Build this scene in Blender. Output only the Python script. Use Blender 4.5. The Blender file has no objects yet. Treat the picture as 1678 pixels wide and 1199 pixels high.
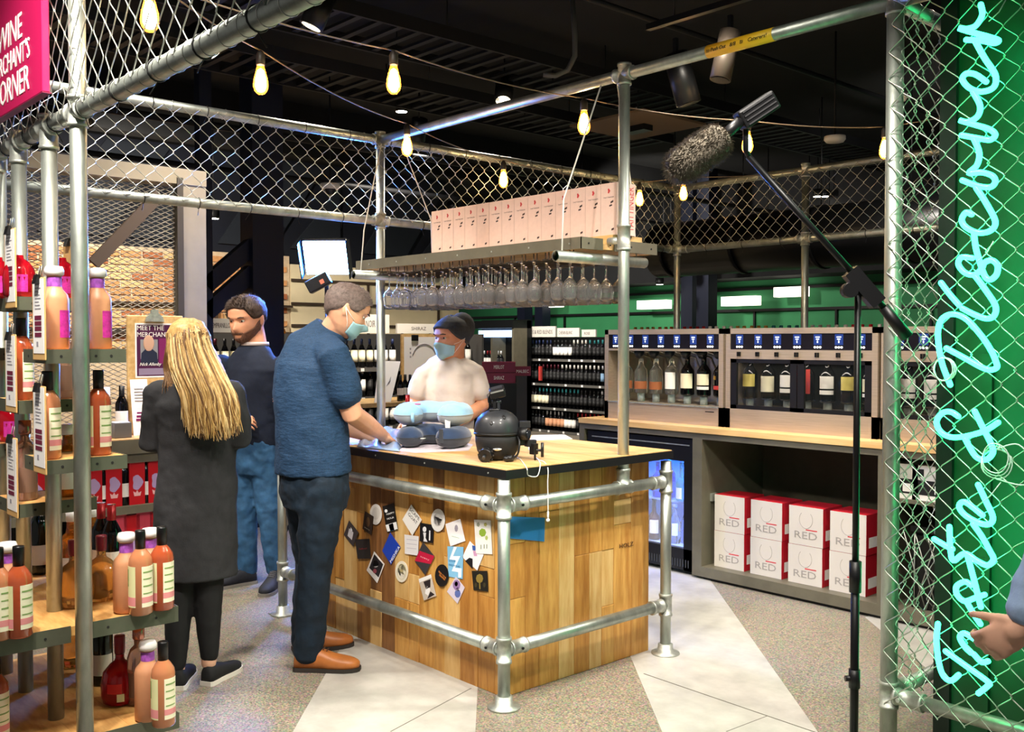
import bpy, bmesh, math, random
from mathutils import Vector, Matrix, Euler
random.seed(7)
R = math.radians
S = bpy.context.scene
COL = S.collection
V = Vector
# ------------------------------------------------------------------ camera
CAM_H, FPX, YAW, PIT = 1.55, 1600.0, R(48.1), R(1.52)
FW = V((-math.sin(YAW), math.cos(YAW), 0)); RT = V((math.cos(YAW), math.sin(YAW), 0)); UP = V((0, 0, 1))
cam = bpy.data.objects.new('camera', bpy.data.cameras.new('camera'))
cam.data.sensor_width = 36; cam.data.sensor_fit = 'HORIZONTAL'; cam.data.lens = FPX / 1678 * 36
cam.data.clip_start = .05; cam.data.clip_end = 100
cam.location = (0, 0, CAM_H); cam.rotation_euler = (R(90) - PIT, 0, YAW)
COL.objects.link(cam); S.camera = cam
# ------------------------------------------------------------------ world and exposure
W = bpy.data.worlds.new('world'); S.world = W; W.use_nodes = True
bg = W.node_tree.nodes['Background']; bg.inputs[0].default_value = (1.0, .96, .92, 1); bg.inputs[1].default_value = .13
vs = S.view_settings; vs.view_transform = 'Standard'; vs.look = 'None'; vs.gamma = 1; vs.use_curve_mapping = False
vs.exposure = .85
# ceiling spots of the shop, the last three added: (x, y, z, target, watts, cone, colour)
WARM = (1, .90, .76); NEUT = (1, .93, .83)
SPOTS = [(-2.3, .7, 3.45, (-3.7, 2.8, .5), 230, 75, NEUT), (-1.0, 1.9, 3.45, (-3.1, 3.3, .6), 200, 75, NEUT),
         (-1.6, 4.4, 3.45, (-2.6, 3.9, 0), 190, 95, NEUT), (-3.1, 4.1, 3.45, (-3.6, 5.3, 1.0), 190, 90, WARM),
         (-4.6, 1.3, 3.45, (-4.7, 2.3, .9), 190, 95, NEUT), (-2.6, .4, 3.45, (-3.6, 1.1, 1.15), 230, 88, NEUT),
         (-5.3, 3.1, 3.45, (-6.0, 2.2, .8), 150, 100, WARM), (-5.9, 5.2, 3.45, (-5.0, 4.2, 1.1), 110, 90, WARM),
         (-7.6, 5.6, 3.45, (-9.0, 6.2, 1.0), 330, 110, WARM), (-9.0, 3.0, 3.45, (-11., 4.2, 1.8), 420, 120, WARM),
         (-11.2, 9.0, 3.4, (-11.6, 11.4, 1.2), 320, 120, NEUT), (-8.2, 8.6, 3.4, (-8.6, 11.8, 1.8), 230, 120, NEUT),
         (-2.9, 7.2, 3.4, (-4.0, 10.8, 1.8), 170, 120, NEUT), (-1.9, 2.6, 3.45, (-2.3, 2.9, 0), 110, 95, NEUT),
         (-6.2, 2.9, 3.45, (-5.0, 3.95, 1.4), 90, 60, WARM), (-5.5, 1.3, 3.45, (-5.7, 2.9, 1.5), 120, 55, NEUT), (-.5, .9, 3.45, (-.75, 2.0, .9), 120, 80, NEUT)]  # last three added to brighten the barman, bearded man and right-edge hand
for i, (x, y, z, tg, w, cone, c) in enumerate(SPOTS):
    l = bpy.data.lights.new('ceiling_spot_light', 'SPOT'); l.energy = w*1.12; l.color = c; l.spot_size = R(cone); l.spot_blend = .6; l.shadow_soft_size = .09
    o = bpy.data.objects.new('ceiling_spot_light', l); o.location = (x, y, z)
    o.rotation_euler = (V(tg) - V((x, y, z))).to_track_quat('-Z', 'Y').to_euler(); COL.objects.link(o)
# ------------------------------------------------------------------ points from the photograph's frame
def ray(px, py):
    x = (px - 839) / FPX; y = -(py - 599.5) / FPX
    return FW * math.cos(PIT) - UP * math.sin(PIT) + RT * x + (FW * math.sin(PIT) + UP * math.cos(PIT)) * y
def PZ(px, py, z): r = ray(px, py); return V((0, 0, CAM_H)) + r * ((z - CAM_H) / r.z)
def PX(px, py, x): r = ray(px, py); return V((0, 0, CAM_H)) + r * (x / r.x)
def PY(px, py, y): r = ray(px, py); return V((0, 0, CAM_H)) + r * (y / r.y)
def PD(px, py, d): r = ray(px, py); return V((0, 0, CAM_H)) + r * (d / r.dot(FW))
# ------------------------------------------------------------------ mesh collecting
class MB:
    def __init__(s): s.v = []; s.f = []; s.m = []; s.sm = []
    def add(s, vs, fs, mi=0, smooth=False):
        b = len(s.v); s.v += [tuple(v) for v in vs]
        for f in fs: s.f.append([b + i for i in f]); s.m.append(mi); s.sm.append(smooth)
        return s
    def box(s, a, b, mi=0):
        x0, x1 = sorted((a[0], b[0])); y0, y1 = sorted((a[1], b[1])); z0, z1 = sorted((a[2], b[2]))
        return s.add([(x0,y0,z0),(x1,y0,z0),(x1,y1,z0),(x0,y1,z0),(x0,y0,z1),(x1,y0,z1),(x1,y1,z1),(x0,y1,z1)],
                     [(0,3,2,1),(4,5,6,7),(0,1,5,4),(1,2,6,5),(2,3,7,6),(3,0,4,7)], mi)
    def obox(s, c, size, M, mi=0):
        h = [k / 2 for k in size]; c = V(c)
        vs = [c + M @ V((sx*h[0], sy*h[1], sz*h[2])) for sz in (-1,1) for sx, sy in ((-1,-1),(1,-1),(1,1),(-1,1))]
        return s.add(vs, [(0,3,2,1),(4,5,6,7),(0,1,5,4),(1,2,6,5),(2,3,7,6),(3,0,4,7)], mi)
    def tube(s, pts, r, n=10, mi=0, caps=True, closed=False, smooth=True, ry=None, up=None):
        pts = [V(p) for p in pts]; N = len(pts)
        rr = r if isinstance(r, (list, tuple)) else [r] * N
        ra = ry if isinstance(ry, (list, tuple)) else ([ry] * N if ry else rr)
        vs = []; ref = V(up) if up else None
        for i, p in enumerate(pts):
            if closed: t = pts[(i+1) % N] - pts[i-1]
            else: t = pts[min(i+1, N-1)] - pts[max(i-1, 0)]
            if t.length < 1e-9: t = V((0,0,1))
            t.normalize()
            if ref is None: ref = V((0,0,1)) if abs(t.z) < .9 else V((1,0,0))
            a = ref - t * ref.dot(t)
            if a.length < 1e-6: a = t.orthogonal()
            a.normalize(); b = t.cross(a)
            if not up: ref = a
            for k in range(n):
                th = 2 * math.pi * k / n
                vs.append(p + b * (math.cos(th) * rr[i]) + a * (math.sin(th) * ra[i]))
        fs = []
        for i in range(N if closed else N - 1):
            j = (i + 1) % N
            for k in range(n): fs.append((i*n+k, i*n+(k+1) % n, j*n+(k+1) % n, j*n+k))
        s.add(vs, fs, mi, smooth)
        if caps and not closed:
            b = len(s.v) - len(vs)
            s.f.append([b+k for k in reversed(range(n))]); s.m.append(mi); s.sm.append(False)
            s.f.append([b+(N-1)*n+k for k in range(n)]); s.m.append(mi); s.sm.append(False)
        return s
    def cap_tube(s, pts, r, n=12, mi=0):            # tube with rounded ends
        pts = [V(p) for p in pts]; r = list(r) if isinstance(r, (list, tuple)) else [r]*len(pts)
        d0 = (pts[0]-pts[1]).normalized(); d1 = (pts[-1]-pts[-2]).normalized()
        P = [pts[0]+d0*r[0]*q for q in (.98,.75,.4)] + pts + [pts[-1]+d1*r[-1]*q for q in (.4,.75,.98)]
        Q = [r[0]*q for q in (.2,.66,.92)] + r + [r[-1]*q for q in (.92,.66,.2)]
        return s.tube(P, Q, n, mi)
    def lathe(s, prof, n=16, c=(0,0,0), mi=0, smooth=True, mats=None):
        c = V(c); vs = []; fs = []; N = len(prof)
        for (r, z) in prof:
            for k in range(n):
                th = 2*math.pi*k/n; vs.append((c.x+r*math.cos(th), c.y+r*math.sin(th), c.z+z))
        b = len(s.v); s.v += vs
        for i in range(N-1):
            for k in range(n):
                s.f.append([b+i*n+k, b+i*n+(k+1)%n, b+(i+1)*n+(k+1)%n, b+(i+1)*n+k]); s.m.append(mats[i] if mats else mi); s.sm.append(smooth)
        if prof[0][0] > 1e-4: s.f.append([b+k for k in reversed(range(n))]); s.m.append(mats[0] if mats else mi); s.sm.append(False)
        if prof[-1][0] > 1e-4: s.f.append([b+(N-1)*n+k for k in range(n)]); s.m.append(mats[-1] if mats else mi); s.sm.append(False)
        return s
    def ell(s, c, r, n=16, M=None, mi=0):
        c = V(c); vs = []; fs = []; m = n // 2 + 1; M = M or Matrix.Identity(3)
        for i in range(m):
            ph = math.pi * i / (m - 1)
            for k in range(n):
                th = 2*math.pi*k/n
                sp = max(math.sin(ph), .02)
                vs.append(c + M @ V((r[0]*sp*math.cos(th), r[1]*sp*math.sin(th), -r[2]*math.cos(ph))))
        for i in range(m-1):
            for k in range(n): fs.append((i*n+k, i*n+(k+1)%n, (i+1)*n+(k+1)%n, (i+1)*n+k))
        fs.append(tuple(reversed(range(n)))); fs.append(tuple((m-1)*n+k for k in range(n)))
        return s.add(vs, fs, mi, True)
    def prism(s, poly, o, ux, uy, th, mi=0):       # flat outline at o in axes ux, uy, given thickness th along ux x uy
        o = V(o); ux = V(ux); uy = V(uy); nz = ux.cross(uy).normalized(); n = len(poly)
        a = [o + ux*x + uy*y for x, y in poly]; b = [p + nz*th for p in a]
        fs = [tuple(reversed(range(n))), tuple(range(n, 2*n))] + [(i, (i+1)%n, n+(i+1)%n, n+i) for i in range(n)]
        return s.add(a + b, fs, mi)
    def poly3(s, pts, nrm, th, mi=0):              # 3-D outline given thickness th along nrm
        n = len(pts); a = [V(p) for p in pts]; nv = V(nrm).normalized()
        N = V((0,0,0))
        for i in range(n): N += (a[i]-a[0]).cross(a[(i+1)%n]-a[0])
        if N.dot(nv) < 0: a.reverse()
        b = [p + nv*th for p in a]
        fs = [tuple(reversed(range(n))), tuple(range(n, 2*n))] + [(i, (i+1)%n, n+(i+1)%n, n+i) for i in range(n)]
        return s.add(a + b, fs, mi)
    def mesh(s, name, mats):
        me = bpy.data.meshes.new(name); me.from_pydata(s.v, [], s.f)
        for m in (mats if isinstance(mats, (list, tuple)) else [mats]): me.materials.append(m)
        me.polygons.foreach_set('material_index', s.m); me.polygons.foreach_set('use_smooth', s.sm); me.update()
        return me
    def build(s, name, mats, parent=None, **k): return link(name, s.mesh(name, mats), parent, **k)
def link(name, me, parent=None, loc=None, rot=None, scale=None, label=None, cat=None, group=None, kind=None):
    o = bpy.data.objects.new(name, me); COL.objects.link(o); o.parent = parent
    if loc is not None: o.location = loc
    if rot is not None: o.rotation_euler = rot
    if scale is not None: o.scale = scale if hasattr(scale, '__len__') else (scale,)*3
    return tag(o, label, cat, group, kind)
def tag(o, label=None, cat=None, group=None, kind=None):
    for k, v in (('label', label), ('category', cat), ('group', group), ('kind', kind)):
        if v: o[k] = v
    return o
def thing(name, label, cat, loc=(0,0,0), rz=0, group=None): return link(name, None, None, loc, (0,0,rz), None, label, cat, group)
def struct(name, mb, m, parent=None): return mb.build(name, m, parent, kind='structure')
def dup(root, loc=None, rz=None, label=None, group=None):
    r = root.copy(); COL.objects.link(r)
    if loc is not None: r.location = loc
    if rz is not None: r.rotation_euler = (0,0,rz)
    tag(r, label, None, group)
    for ch in root.children:
        c = ch.copy(); COL.objects.link(c); c.parent = r
        for g in ch.children: d = g.copy(); COL.objects.link(d); d.parent = c
    return r
def bevel(o, w=.004, seg=2):
    m = o.modifiers.new('bevel', 'BEVEL'); m.width = w; m.segments = seg; m.limit_method = 'ANGLE'; return o
def ordw(n):
    return ORD[n] if n < len(ORD) else {18:'nineteenth',19:'twentieth',29:'thirtieth',39:'fortieth'}.get(n, ('twenty','thirty')[(n+1)//10-2]+'-'+ORD[n%10] if n < 39 else 'last')
ORD = ['first','second','third','fourth','fifth','sixth','seventh','eighth','ninth','tenth','eleventh','twelfth','thirteenth','fourteenth','fifteenth','sixteenth','seventeenth','eighteenth']
# ------------------------------------------------------------------ text as flat mesh
def text_mesh(body, mat, o, ux, uy, w, h, th=.0012, shear=0):
    cu = bpy.data.curves.new('text', 'FONT'); cu.body = body; cu.align_x = 'LEFT'; cu.extrude = .02; cu.resolution_u = 2; cu.shear = shear
    t = bpy.data.objects.new('text', cu); COL.objects.link(t)
    dg = bpy.context.evaluated_depsgraph_get(); me = bpy.data.meshes.new_from_object(t.evaluated_get(dg))
    bpy.data.objects.remove(t)
    xs = [v.co.x for v in me.vertices]; ys = [v.co.y for v in me.vertices]
    x0, x1, y0, y1 = min(xs), max(xs), min(ys), max(ys); o = V(o); ux = V(ux).normalized(); uy = V(uy).normalized(); nz = ux.cross(uy)
    for v in me.vertices:
        v.co = o + ux*((v.co.x-x0)/(x1-x0)*w) + uy*((v.co.y-y0)/(y1-y0)*h) + nz*(th if v.co.z > 0 else 0)
    me.materials.clear(); me.materials.append(mat); return me
def text(name, body, mat, parent, o, ux, uy, w, h, th=.0012, shear=0): return link(name, text_mesh(body, mat, o, ux, uy, w, h, th, shear), parent)
# ------------------------------------------------------------------ materials
def lin(c):
    if isinstance(c, str): c = [int(c[i:i+2], 16)/255 for i in (0,2,4)]
    return tuple((x/12.92 if x <= .04045 else ((x+.055)/1.055)**2.4) for x in c[:3]) + (1,)
MATS = {}
def mat(name, col='808080', rough=.5, metal=0, var=None, bump=None, emit=None, trans=0, ior=1.45, col2=None, stretch=None, alpha=1, spec=None, obj_random=False, coat=0, voro=None, sheen=0):
    if name in MATS: return MATS[name]
    m = bpy.data.materials.new(name); MATS[name] = m; m.use_nodes = True; nt = m.node_tree; nd = nt.nodes; b = nd['Principled BSDF']; L = nt.links.new
    b.inputs['Base Color'].default_value = lin(col); b.inputs['Roughness'].default_value = rough; b.inputs['Metallic'].default_value = metal
    b.inputs['IOR'].default_value = ior; b.inputs['Transmission Weight'].default_value = trans; b.inputs['Alpha'].default_value = alpha
    if coat: b.inputs['Coat Weight'].default_value = coat
    if sheen: b.inputs['Sheen Weight'].default_value = sheen
    if spec is not None: b.inputs['Specular IOR Level'].default_value = spec
    m.diffuse_color = lin(col)
    if emit: b.inputs['Emission Color'].default_value = lin(emit[0]); b.inputs['Emission Strength'].default_value = emit[1]
    def coords(st):
        tc = nd.new('ShaderNodeTexCoord'); mp = nd.new('ShaderNodeMapping'); L(tc.outputs['Object'], mp.inputs['Vector'])
        if st: mp.inputs['Scale'].default_value = st
        if obj_random:
            oi = nd.new('ShaderNodeObjectInfo'); mu = nd.new('ShaderNodeMath'); mu.operation = 'MULTIPLY'; mu.inputs[1].default_value = 37
            L(oi.outputs['Random'], mu.inputs[0]); L(mu.outputs[0], mp.inputs['Location'])
        return mp
    if var or col2:
        sc, am = var or (8, .15); mp = coords(stretch)
        no = nd.new('ShaderNodeTexNoise'); no.inputs['Scale'].default_value = sc; no.inputs['Detail'].default_value = 6; no.inputs['Roughness'].default_value = .6; L(mp.outputs[0], no.inputs['Vector'])
        cr = nd.new('ShaderNodeValToRGB'); c = lin(col)
        if col2: ca, cb = c, lin(col2)
        else: ca = tuple(max(0, x*(1-am)) for x in c[:3])+(1,); cb = tuple(min(1, x*(1+am)) for x in c[:3])+(1,)
        cr.color_ramp.elements[0].position = .35; cr.color_ramp.elements[1].position = .65; cr.color_ramp.elements[0].color = ca; cr.color_ramp.elements[1].color = cb
        L(no.outputs['Fac'], cr.inputs['Fac']); out = cr.outputs[0]
        if voro:
            vo = nd.new('ShaderNodeTexVoronoi'); vo.inputs['Scale'].default_value = voro[0]; L(mp.outputs[0], vo.inputs['Vector'])
            mx = nd.new('ShaderNodeMixRGB'); mx.blend_type = 'OVERLAY'; mx.inputs[0].default_value = voro[1]; L(out, mx.inputs[1]); L(vo.outputs['Color'], mx.inputs[2])
            hs = nd.new('ShaderNodeHueSaturation'); hs.inputs['Saturation'].default_value = voro[2]; L(mx.outputs[0], hs.inputs['Color']); out = hs.outputs[0]
        if obj_random:
            oi = nd.new('ShaderNodeObjectInfo'); mr = nd.new('ShaderNodeMapRange'); mr.inputs['To Min'].default_value = 1-obj_random; mr.inputs['To Max'].default_value = 1+obj_random
            L(oi.outputs['Random'], mr.inputs['Value']); hs = nd.new('ShaderNodeHueSaturation'); L(mr.outputs[0], hs.inputs['Value']); L(out, hs.inputs['Color']); out = hs.outputs[0]
        L(out, b.inputs['Base Color'])
    if bump:
        mp = coords(bump[2] if len(bump) > 2 else None); no = nd.new('ShaderNodeTexNoise'); no.inputs['Scale'].default_value = bump[0]; no.inputs['Detail'].default_value = 5; L(mp.outputs[0], no.inputs['Vector'])
        bp = nd.new('ShaderNodeBump'); bp.inputs['Strength'].default_value = bump[1]; bp.inputs['Distance'].default_value = .01; L(no.outputs['Fac'], bp.inputs['Height']); L(bp.outputs[0], b.inputs['Normal'])
    return m
GALV = mat('galvanised_steel', 'aab0a8', .42, .85, var=(14, .22), stretch=(1,1,.35), bump=(60, .05))
GALV2 = mat('galvanised_fitting', 'b4b8b0', .5, .8, var=(30, .2), bump=(90, .12))
WIRE = mat('zinc_wire', 'b8bab2', .38, .8)
BLACK = mat('black_plastic', '0d0d0f', .42)
BLACKM = mat('black_metal', '121314', .4, .4)
RUBBER = mat('black_rubber', '141414', .8)
WHITE = mat('white_paint', 'e9e7e2', .5)
PAPER = mat('white_paper', 'f2f0ee', .8)
OLIVE = mat('olive_grey_metal', '6a6555', .5, .25, var=(10, .08))
STEEL = mat('brushed_steel', 'c4b29c', .38, .6, var=(20, .1), stretch=(.2,1,8), bump=(80, .05, (.3,1,20)))
TIE = mat('black_cable_tie', '0b0b0c', .5)
OAK = mat('pale_oak', 'c39a5e', .42, var=(3, .2), col2='dcb981', stretch=(1.2,9,9), bump=(12, .05, (1,9,9)), obj_random=.06)
OAKX = mat('oak_worktop', 'cfa368', .35, var=(2.2, .2), col2='e2bd85', stretch=(.8,14,9), bump=(12, .04, (1,9,9)))
PLY = mat('tray_timber', 'c08a4b', .5, var=(3, .2), col2='d9a968', stretch=(3,12,9), obj_random=.05)
# ================================================================== THE SETTING
FLOORM = mat('aggregate_concrete', '6a5e48', .4, var=(120, .2), col2='9a8a6a', voro=(150, .6, .62), bump=(120, .04))
STRIPM = mat('smooth_pale_concrete', 'a5a29b', .36, var=(5, .09), col2='bdbab2', bump=(50, .03))
floor = struct('floor', MB().box((-22, -3, -.2), (3, 16, 0)), FLOORM)
def fl(a, b, t): return PZ(*a, 0) + (PZ(*b, 0) - PZ(*a, 0)) * t
def strip(a0, a1, b0, b1, t0, t1, name='floor_strip', h=.0015, m=STRIPM):
    p = [fl(a0, a1, t0), fl(a0, a1, t1), fl(b0, b1, t1), fl(b0, b1, t0)]
    return MB().poly3([(q.x, q.y, 0) for q in p], (0, 0, 1), h).build(name, m, floor)
strip((1035, 1080), (1085, 1199), (1165, 952), (1340, 1199), -1.2, 2.2)
strip((567, 1045), (480, 1199), (783, 1120), (779, 1199), -.3, 2.2)
strip((1440, 1030), (1530, 1105), (1490, 1005), (1560, 1060), -.3, 2.5)
SAW = mat('saw_cut', '5b564c', .9)
def cut(a, b, w=.003):
    p, q = PZ(*a, 0), PZ(*b, 0); n = (q-p).normalized().cross(UP) * w
    MB().poly3([p-n, q-n, q+n, p+n], (0,0,1), .0021).build('saw_cut', SAW, floor)
cut((1055, 1104), (1400, 1222)); cut((772, 1128), (640, 1199), .002); cut((1258, 1173), (1190, 1199), .0015)
CEIL = mat('black_ceiling', '0c0d0f', .9, var=(3, .3))
struct('ceiling', MB().box((-22, -3, 3.9), (3, 16, 4.1)), CEIL)
NAVY = mat('navy_wall', '0d1220', .8, var=(2, .2))
wb = struct('wall_back', MB().box((-11.8, -3, 0), (-11.5, 9.0, 3.9)), NAVY)
PANELN = mat('dark_slate_panel', '1c222c', .8)
for k in range(4):                                                    # big dark angled graphic panels high on the back wall
    y = 1.2 + k*2.1
    MB().poly3([(-11.5, y, 2.75), (-11.5, y+.75, 2.75), (-11.5, y+1.5, 3.85), (-11.5, y+.75, 3.85)], (1,0,0), .04).build('wall_panel', PANELN, wb)
    MB().poly3([(-11.5, y+1.0, 2.75), (-11.5, y+1.75, 2.75), (-11.5, y+1.75, 3.6)], (1,0,0), .04).build('wall_panel', PANELN, wb)
CREAM = mat('cream_wall', 'd8c9a6', .8, var=(2, .06))
wc = struct('wall_cream', MB().box((-11.5, 6.25, 0), (-11.2, 9.0, 2.52)), CREAM)
TRIMB = mat('bronze_rail', '3a2c20', .6)
for z in (1.72, 2.0, 2.3): MB().box((-11.2, 6.25, z), (-11.17, 9.0, z+.035)).build('rail', TRIMB, wc)
for y in (7.4, 8.6): MB().box((-11.2, y, 1.3), (-11.175, y+.03, 2.3)).build('rail', TRIMB, wc)
# brick wall, brick by brick
MORTAR = mat('mortar', 'c7b193', .95, var=(20, .1))
wbr = struct('wall_brick', MB().box((-11.5, 2.2, 0), (-11.22, 6.24, 2.62)), MORTAR)
BR = [mat('brick_tan', 'c08a58', .9, var=(25, .2), obj_random=.12), mat('brick_rose', 'a8653f', .9, var=(25, .2), obj_random=.12), mat('brick_cream', 'd3ad78', .9, var=(25, .15), obj_random=.1)]
bme = [MB().box((-.011, 0, 0), (.012, .222, .068)).mesh('brick', m) for m in BR]
for r in range(14):
    for c in range(16):
        y = 2.25 + c*.248 + (r % 2)*.124
        if y > 6.0: continue
        link('brick', bme[random.choice((0,0,1,2,2))], wbr, (-11.21 + random.uniform(-.004,.004), y, 1.38 + r*.086))
for z in (1.62, 1.96): MB().box((-11.17, 2.2, z), (-11.13, 6.24, z+.03)).build('rail', TRIMB, wbr)
MB().box((-11.17, 5.2, 1.3), (-11.13, 5.23, 1.96)).build('rail', TRIMB, wbr)
# green wall of the far side with its dark framing
GREEN = mat('green_paint', '2b7a4b', .7, var=(2, .08))
wg = struct('wall_green', MB().box((-21, 12.6, 0), (-1.5, 12.9, 2.62)), GREEN)
for z in (1.98, 2.3): MB().box((-21, 12.55, z), (-1.5, 12.6, z+.04)).build('rail', BLACKM, wg)
for x in [-18 + k*1.35 for k in range(12)]: MB().box((x, 12.56, 1.3), (x+.03, 12.6, 2.0)).build('upright', BLACKM, wg)
struct('trim_1', MB().box((-21, 11.9, 2.45), (-1.5, 13, 3.9)), CEIL)
struct('wall_right', MB().box((-1.4, 9.0, 0), (-1.1, 12.6, 3.9)), NAVY)
LIT = mat('lit_white_box', 'f4f1e6', .5, emit=('fff6e4', 1.6))
for i, (px, py, w) in enumerate(((1070, 499, .62), (1212, 493, .62), (905, 497, .4), (856, 488, .5), (1295, 478, .5))):
    p = PY(px, py, 12.3); o = thing('light_box', 'slim white lit box on the green wall ' + ('right of the corner post','above the middle dispenser','over the far wine shelves','left over the far wine shelves','furthest right')[i], 'light box', p, 0, 'lit boxes on the green wall')
    bevel(MB().box((-w/2, -.04, -.07), (w/2, .1, .07)).build('lit_face', LIT, o)); MB().box((-.03, .1, -.02), (.03, .28, .02)).build('bracket', BLACKM, o)
# black structural columns and braces
INK = mat('ink_blue_steel', '0a1226', .55, .2)
def column(name, a, b, label): return link(name, MB().box(a, b).mesh(name, INK), None, label=label, cat='column')
c = PD(430, 500, 8.2); COLX, COLY = c.x, c.y
cl = thing('steel_column', 'dark blue steel column with diagonal brace behind the bearded man', 'column', (c.x, c.y, 0))
MB().box((-.11, -.14, 0), (.11, .14, 3.9)).build('shaft', INK, cl)
def beam_between(p, q, w, t): 
    p, q = V(p), V(q); d = (q-p); M = d.to_track_quat('X', 'Z').to_matrix(); return MB().obox((p+q)/2, (d.length, t, w), M)
p = PX(335, 468, c.x) - c; q = PX(455, 365, c.x) - c; p.z += c.z; q.z += c.z
for off in (0, .22):
    beam_between((p.x, p.y, p.z-off), (q.x, q.y, q.z-off), .13, .1).build('brace', INK, cl)
cl2 = thing('steel_column', 'dark steel column beside the beige mesh screen frame', 'column', (c.x, PX(335, 500, c.x).y, 0))
MB().box((-.05, -.05, 0), (.05, .05, 3.9)).build('shaft', INK, cl2)
for i, (px, y) in enumerate(((1132, 11.2), (1158, 11.0), (860, 12.2), (889, 12.2))):
    p = PY(px, 520, y); column('steel_column', (p.x-.1, p.y-.1, 0), (p.x+.1, p.y+.1, 3.9), ('black column behind the fence corner post','black column right of the fence corner post','left black column of the pair above far wine shelves','right black column of the pair above far wine shelves')[i])
# round black duct
q0, q1 = PY(1105, 445, 8.6), PY(1480, 420, 8.6)
dt = thing('air_duct', 'large round black air duct hanging behind the dispensers', 'duct', (0,0,0))
MB().tube([(q0.x-.2, 8.6, 2.55), (q1.x+1.2, 8.6, 2.55)], .3, 28).build('duct_body', mat('duct_black', '0e0f10', .35, .3), dt)
for k in range(4): MB().tube([(q0.x+k*.9, 8.6, 2.55), (q0.x+k*.9+.05, 8.6, 2.55)], .312, 28).build('duct_ring', BLACKM, dt); MB().tube([(q0.x+k*.9, 8.6, 2.8), (q0.x+k*.9, 8.6, 3.9)], .006, 6).build('hanger_rod', BLACKM, dt)
# ------------------------------------------------------------------ ceiling services
DKM = mat('dark_tray_metal', '17181b', .6, .4)
def cable_tray(x0, x1, y0, y1, z, label):
    t = thing('cable_tray', label, 'cable tray')
    for x in (x0, x1): MB().box((x-.012, y0, z), (x+.012, y1, z+.09)).build('side_rail', DKM, t)
    rm = MB().box((0, 0, 0), (x1-x0, .045, .02)).mesh('rung', DKM)
    for k in range(int((y1-y0)/.16)): link('rung', rm, t, (x0, y0+.05+k*.16, z+.01))
    for k in range(int((y1-y0)/1.6)):
        for x in (x0, x1): MB().tube([(x, y0+.6+k*1.6, z+.05), (x, y0+.6+k*1.6, 3.9)], .006, 6).build('hanger_rod', DKM, t)
cable_tray(-5.95, -5.35, 2.0, 11.5, 3.62, 'black ladder cable tray running over the counter, nearer the viewer')
cable_tray(-6.95, -6.35, 1.0, 7.9, 3.55, 'black ladder cable tray further back under the ceiling')
for i, (x, z, r) in enumerate(((-7.6, 3.3, .03), (-4.4, 3.75, .02), (-8.4, 3.1, .025))):
    link('conduit_pipe', MB().tube([(x, 0, z), (x, 12, z)], r, 10).mesh('conduit_pipe', DKM), None, label=('dark conduit pipe along the ceiling behind the cable trays','thin dark conduit pipe above the glass rack','dark conduit pipe furthest back under the ceiling')[i], cat='pipe')
for i, x in enumerate((-3.2, -8.9, -10.3)): link('ceiling_beam', MB().box((x, -1, 3.68), (x+.22, 11.8, 3.9)).mesh('ceiling_beam', CEIL), None, label=('black ceiling beam over the counter end','black ceiling beam over the wine shelves','black ceiling beam nearest the back wall')[i], cat='beam')
HOSE = mat('grey_hose', '4a4b4d', .6)
p = PD(938, 30, 6.6); pts = [PD(x, y, 6.6) for x, y in ((938, 0), (942, 60), (942, 92), (930, 115), (910, 124), (890, 122))]
link('flexible_conduit', MB().tube(pts, .018, 8).mesh('flexible_conduit', HOSE), None, label='curled grey flexible conduit hanging under the cable tray', cat='conduit')
tile = PD(1045, 207, 8.6)
tl = thing('ceiling_tile', 'brown square ceiling panel hanging behind the post', 'panel', tile)
MB().box((-.42, -.42, 0), (.42, .42, .02)).build('board', mat('tan_board', '6b5744', .8), tl); MB().tube([(0,0,.02),(0,0,3.9-tile.z)], .006, 6).build('hanger_rod', DKM, tl); MB().box((-.12,-.06,-.05),(.12,.06,0)).build('fixture', BLACKM, tl)
# track with spot heads
def aim(d): return V(d).normalized().to_track_quat('-Z', 'Y')
GLOW = mat('lamp_face', 'fff2d8', .4, emit=('fff0d0', 3))
def head_mesh_parts(parent, p, d, length=.22, r=.055, mt=BLACKM, glow=True):
    d = V(d).normalized(); p = V(p)
    MB().tube([p, p+d*length], r, 18).build('lamp_can', mt, parent)
    MB().tube([p+d*(length), p+d*(length+.004)], r*.86, 18).build('lamp_face', GLOW if glow else BLACK, parent)
    MB().box(p+V((-.012,-.012,.0)), p+V((.012,.012,.09))).build('yoke', BLACKM, parent)
def track(x0, x1, y, z, label):
    t = thing('lighting_track', label, 'lighting track', (0,0,0)); MB().box((x0, y-.02, z), (x1, y+.02, z+.035)).build('rail', BLACKM, t)
    for x in (x0+.2, x1-.2): MB().tube([(x, y, z+.03), (x, y, 3.9)], .006, 6).build('hanger_rod', DKM, t)
a = PZ(1062, 50, 3.42)
track(a.x, a.x+2.3, a.y, 3.42, 'black lighting track above the yellow-taped pipe')
def spot_head(p, d, label, mt=BLACKM, **k):
    o = thing('spot_lamp', label, 'spot lamp', p, 0, 'track spot lamps'); head_mesh_parts(o, (0,0,-.1), d, mt=mt, **k)
spot_head(PY(1107, 60, a.y), (.15,.25,-1), 'black cylinder spot lamp at the left of the track', length=.3, r=.075, glow=False)
spot_head(PY(1197, 22, a.y), (-.1,-.2,-1), 'brown cylinder spot lamp further right on the track', mt=mat('bronze_can', '3a332c', .4, .5), length=.28, r=.06, glow=False)
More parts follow.
